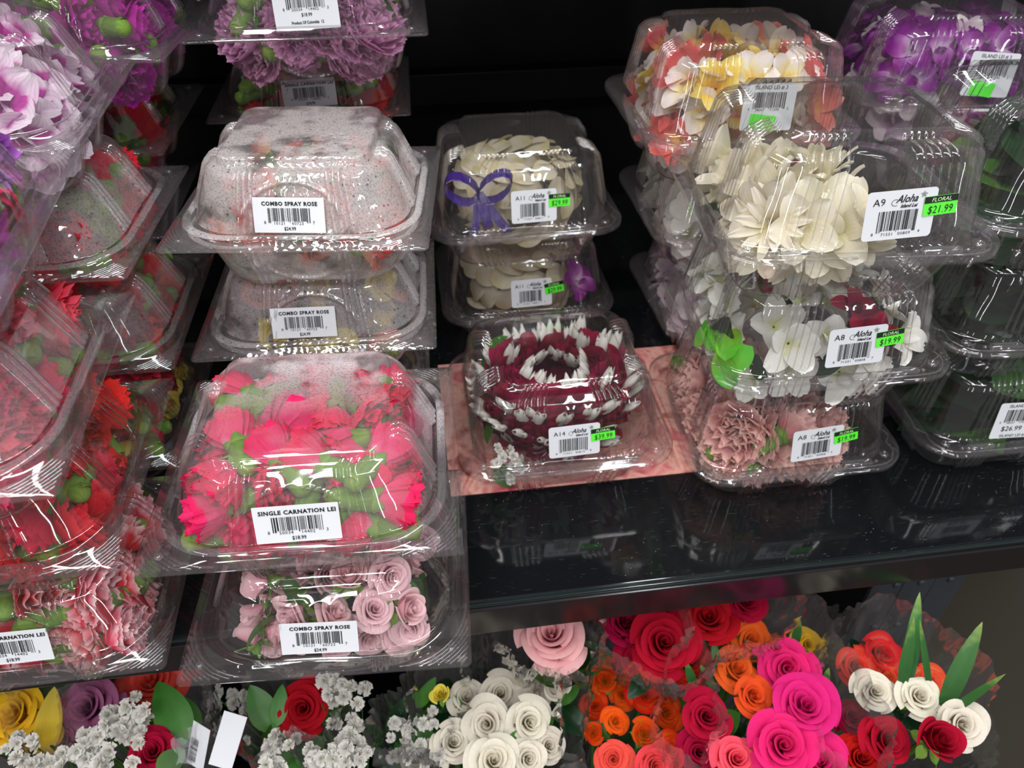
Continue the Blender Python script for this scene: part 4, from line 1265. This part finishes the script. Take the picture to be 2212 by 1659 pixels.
# red rose with baby's breath
e = bouquet(650, 1560, 'single dark red rose with baby\'s breath and a white card in clear wrap', [(655, 1530, 130, -.17, 'roseRed'), (610, 1600, 90, -.21, 'dkred')], -.17, green=16)
leaf_px(e, (590, 1580), (540, 1480), 70, -.18, -.15, 'leafG'); leaf_px(e, (598, 1570), (610, 1478), 42, -.17, -.15, 'leafG')
puffs(e, [(690, 1480, 790, 1600), (700, 1560, 800, 1659), (570, 1590, 640, 1659), (660, 1610, 760, 1659), (690, 1465, 760, 1500)], 62, -.15, 36, 8)
puffs(e, [(450, 1490, 540, 1600)], 16, -.22, 30, 9)
card(e, at(492, 1600, -.13), .022, .052, (-.1, -.75, .6), (.35, .3, 1), M_PAPER, 'white_card')
c2 = card(e, at(428, 1612, -.135), .020, .046, (-.5, -.75, .5), (.25, .3, 1), M_PAPER, 'barcode_label')
mb = MB(); bars(mb, -.019, .006, -.006, .003, 4)
for v in range(len(mb.v)): mb.v[v] = (mb.v[v][1] - .003, mb.v[v][0], .0003)
obj('printing', mb.mesh('printing', False), M_INK, c2)
sleeve(e, -.12, .105, 4.2, -.005, 0)
# green-white bouquet with a pale yellow bloom
e = bouquet(900, 1560, 'green and white bouquet with one pale yellow bloom in crinkled wrap', [(950, 1500, 58, -.16, 'yellow', 'rose_tight'), (895, 1640, 80, -.22, 'ivory')], -.18, green=22)
leaf_px(e, (900, 1530), (940, 1465), 34, -.18, -.15, 'leafG'); leaf_px(e, (845, 1600), (868, 1510), 50, -.2, -.17, 'leafD'); leaf_px(e, (930, 1620), (900, 1540), 40, -.2, -.18, 'leafG')
puffs(e, [(840, 1530, 960, 1659)], 34, -.17, 28, 12)
sleeve(e, -.14, .070, 5.5)
# cream roses
e = bouquet(1090, 1560, 'tight dome of cream roses with one white rose above, in clear wrap',
            [(1052, 1565, 118, -.15, 'ivory'), (1142, 1560, 112, -.15, 'ivory'), (1008, 1508, 95, -.18, 'ivory'), (1080, 1500, 105, -.18, 'ivory'), (1150, 1508, 85, -.18, 'ivory'), (978, 1605, 100, -.16, 'ivory'), (1185, 1612, 85, -.16, 'ivory'), (1065, 1645, 125, -.14, 'ivory'), (1140, 1640, 95, -.15, 'ivory'), (1202, 1482, 82, -.14, 'ivory', 'rose_tight')], -.15)
leaf_px(e, (1190, 1570), (1180, 1520), 22, -.17, -.15, 'leafG'); leaf_px(e, (1100, 1600), (1130, 1580), 24, -.15, -.15, 'leafG')
sleeve(e, -.125, .088, 6.1)
# big pink rose behind
e = bouquet(1190, 1375, 'large soft pink rose in wrap just under the shelf edge', [(1190, 1372, 165, -.10, 'pinkR')], -.12, (0, .02))
sleeve(e, -.085, .075, 7.9, zlow=.2)
# orange and yellow roses
e = bouquet(1370, 1560, 'small orange and yellow flame roses packed in clear wrap',
            [(1305, 1470, 80, -.17, 'orangeY', 'rose_tight'), (1395, 1500, 85, -.17, 'orangeY'), (1330, 1558, 66, -.16, 'orangeY'), (1392, 1585, 84, -.15, 'orangeY', 'rose_tight'), (1282, 1585, 62, -.17, 'orangeY', 'rose_tight'), (1450, 1620, 80, -.17, 'orangeY'), (1325, 1640, 90, -.15, 'coral'), (1415, 1655, 92, -.14, 'coral'), (1285, 1525, 70, -.19, 'orangeY'), (1345, 1500, 70, -.19, 'orangeY'), (1440, 1540, 80, -.19, 'orangeY')], -.16)
sleeve(e, -.13, .085, 8.4)
# crimson roses under the shelf
e = bouquet(1450, 1380, 'bunch of crimson roses directly under the shelf edge',
            [(1350, 1345, 120, -.12, 'crimson'), (1432, 1388, 165, -.11, 'crimson'), (1530, 1335, 125, -.11, 'roseRed'), (1460, 1320, 120, -.13, 'crimson'), (1610, 1300, 100, -.12, 'crimson'), (1380, 1420, 110, -.14, 'crimson'), (1490, 1430, 110, -.15, 'dkred')], -.14, (0, .02))
sleeve(e, -.10, .11, 9.6, zlow=.2)
# orange, fuchsia and red roses
e = bouquet(1650, 1540, 'orange, fuchsia and red roses mixed in one clear sleeve',
            [(1622, 1385, 105, -.15, 'orange'), (1590, 1448, 105, -.14, 'orange'), (1626, 1503, 95, -.13, 'orange'), (1700, 1442, 130, -.13, 'fuchsia', 'rose', (-.3, -.5, 1)), (1735, 1527, 165, -.11, 'fuchsia'), (1690, 1610, 170, -.12, 'fuchsia'), (1770, 1648, 140, -.13, 'fuchsia'), (1525, 1548, 115, -.13, 'crimson'), (1510, 1625, 100, -.15, 'crimson'), (1590, 1640, 110, -.14, 'redpink'), (1560, 1560, 70, -.16, 'red')], -.13)
for bs, tp in (((1502, 1490), (1482, 1430)), ((1545, 1490), (1515, 1440)), ((1558, 1480), (1538, 1370)), ((1775, 1500), (1790, 1445)), ((1715, 1400), (1728, 1340))):
    leaf_px(e, bs, tp, 22, -.15, -.12, 'blade', 'blade_leaf')
sleeve(e, -.105, .115, 10.3)
# yellow glimpse behind
e = bouquet(1745, 1390, 'yellow rose glimpsed behind the fuchsia roses', [(1745, 1392, 75, -.17, 'gold')], -.17, (0, .03))
sleeve(e, -.15, .05, 11.8)
# white, coral and red roses at the right
e = bouquet(1980, 1530, 'white, coral-edged and red roses with long green blades at the right end',
            [(1848, 1440, 95, -.15, 'coralW'), (1905, 1415, 110, -.15, 'coralW'), (1915, 1470, 110, -.16, 'coralW'), (2005, 1475, 90, -.16, 'coralW'), (1890, 1495, 100, -.12, 'ivory'), (1985, 1505, 100, -.11, 'ivory'), (2078, 1565, 112, -.10, 'ivory'), (1915, 1600, 120, -.12, 'roseRed'), (2028, 1600, 130, -.09, 'roseRed', 'rose_tight'), (1860, 1640, 110, -.13, 'roseRed'), (1840, 1550, 90, -.16, 'crimson')], -.12)
for bs, tp, w in (((1955, 1500), (1986, 1285), 36), ((2030, 1545), (2120, 1348), 44), ((2035, 1550), (2157, 1466), 20), ((2010, 1500), (1990, 1360), 16), ((1945, 1500), (1972, 1350), 28)):
    leaf_px(e, bs, tp, w, -.12, -.04, 'blade', 'blade_leaf', .3)
sleeve(e, -.085, .115, 12.9, dz=-.028, peak=.016, grow=.004)
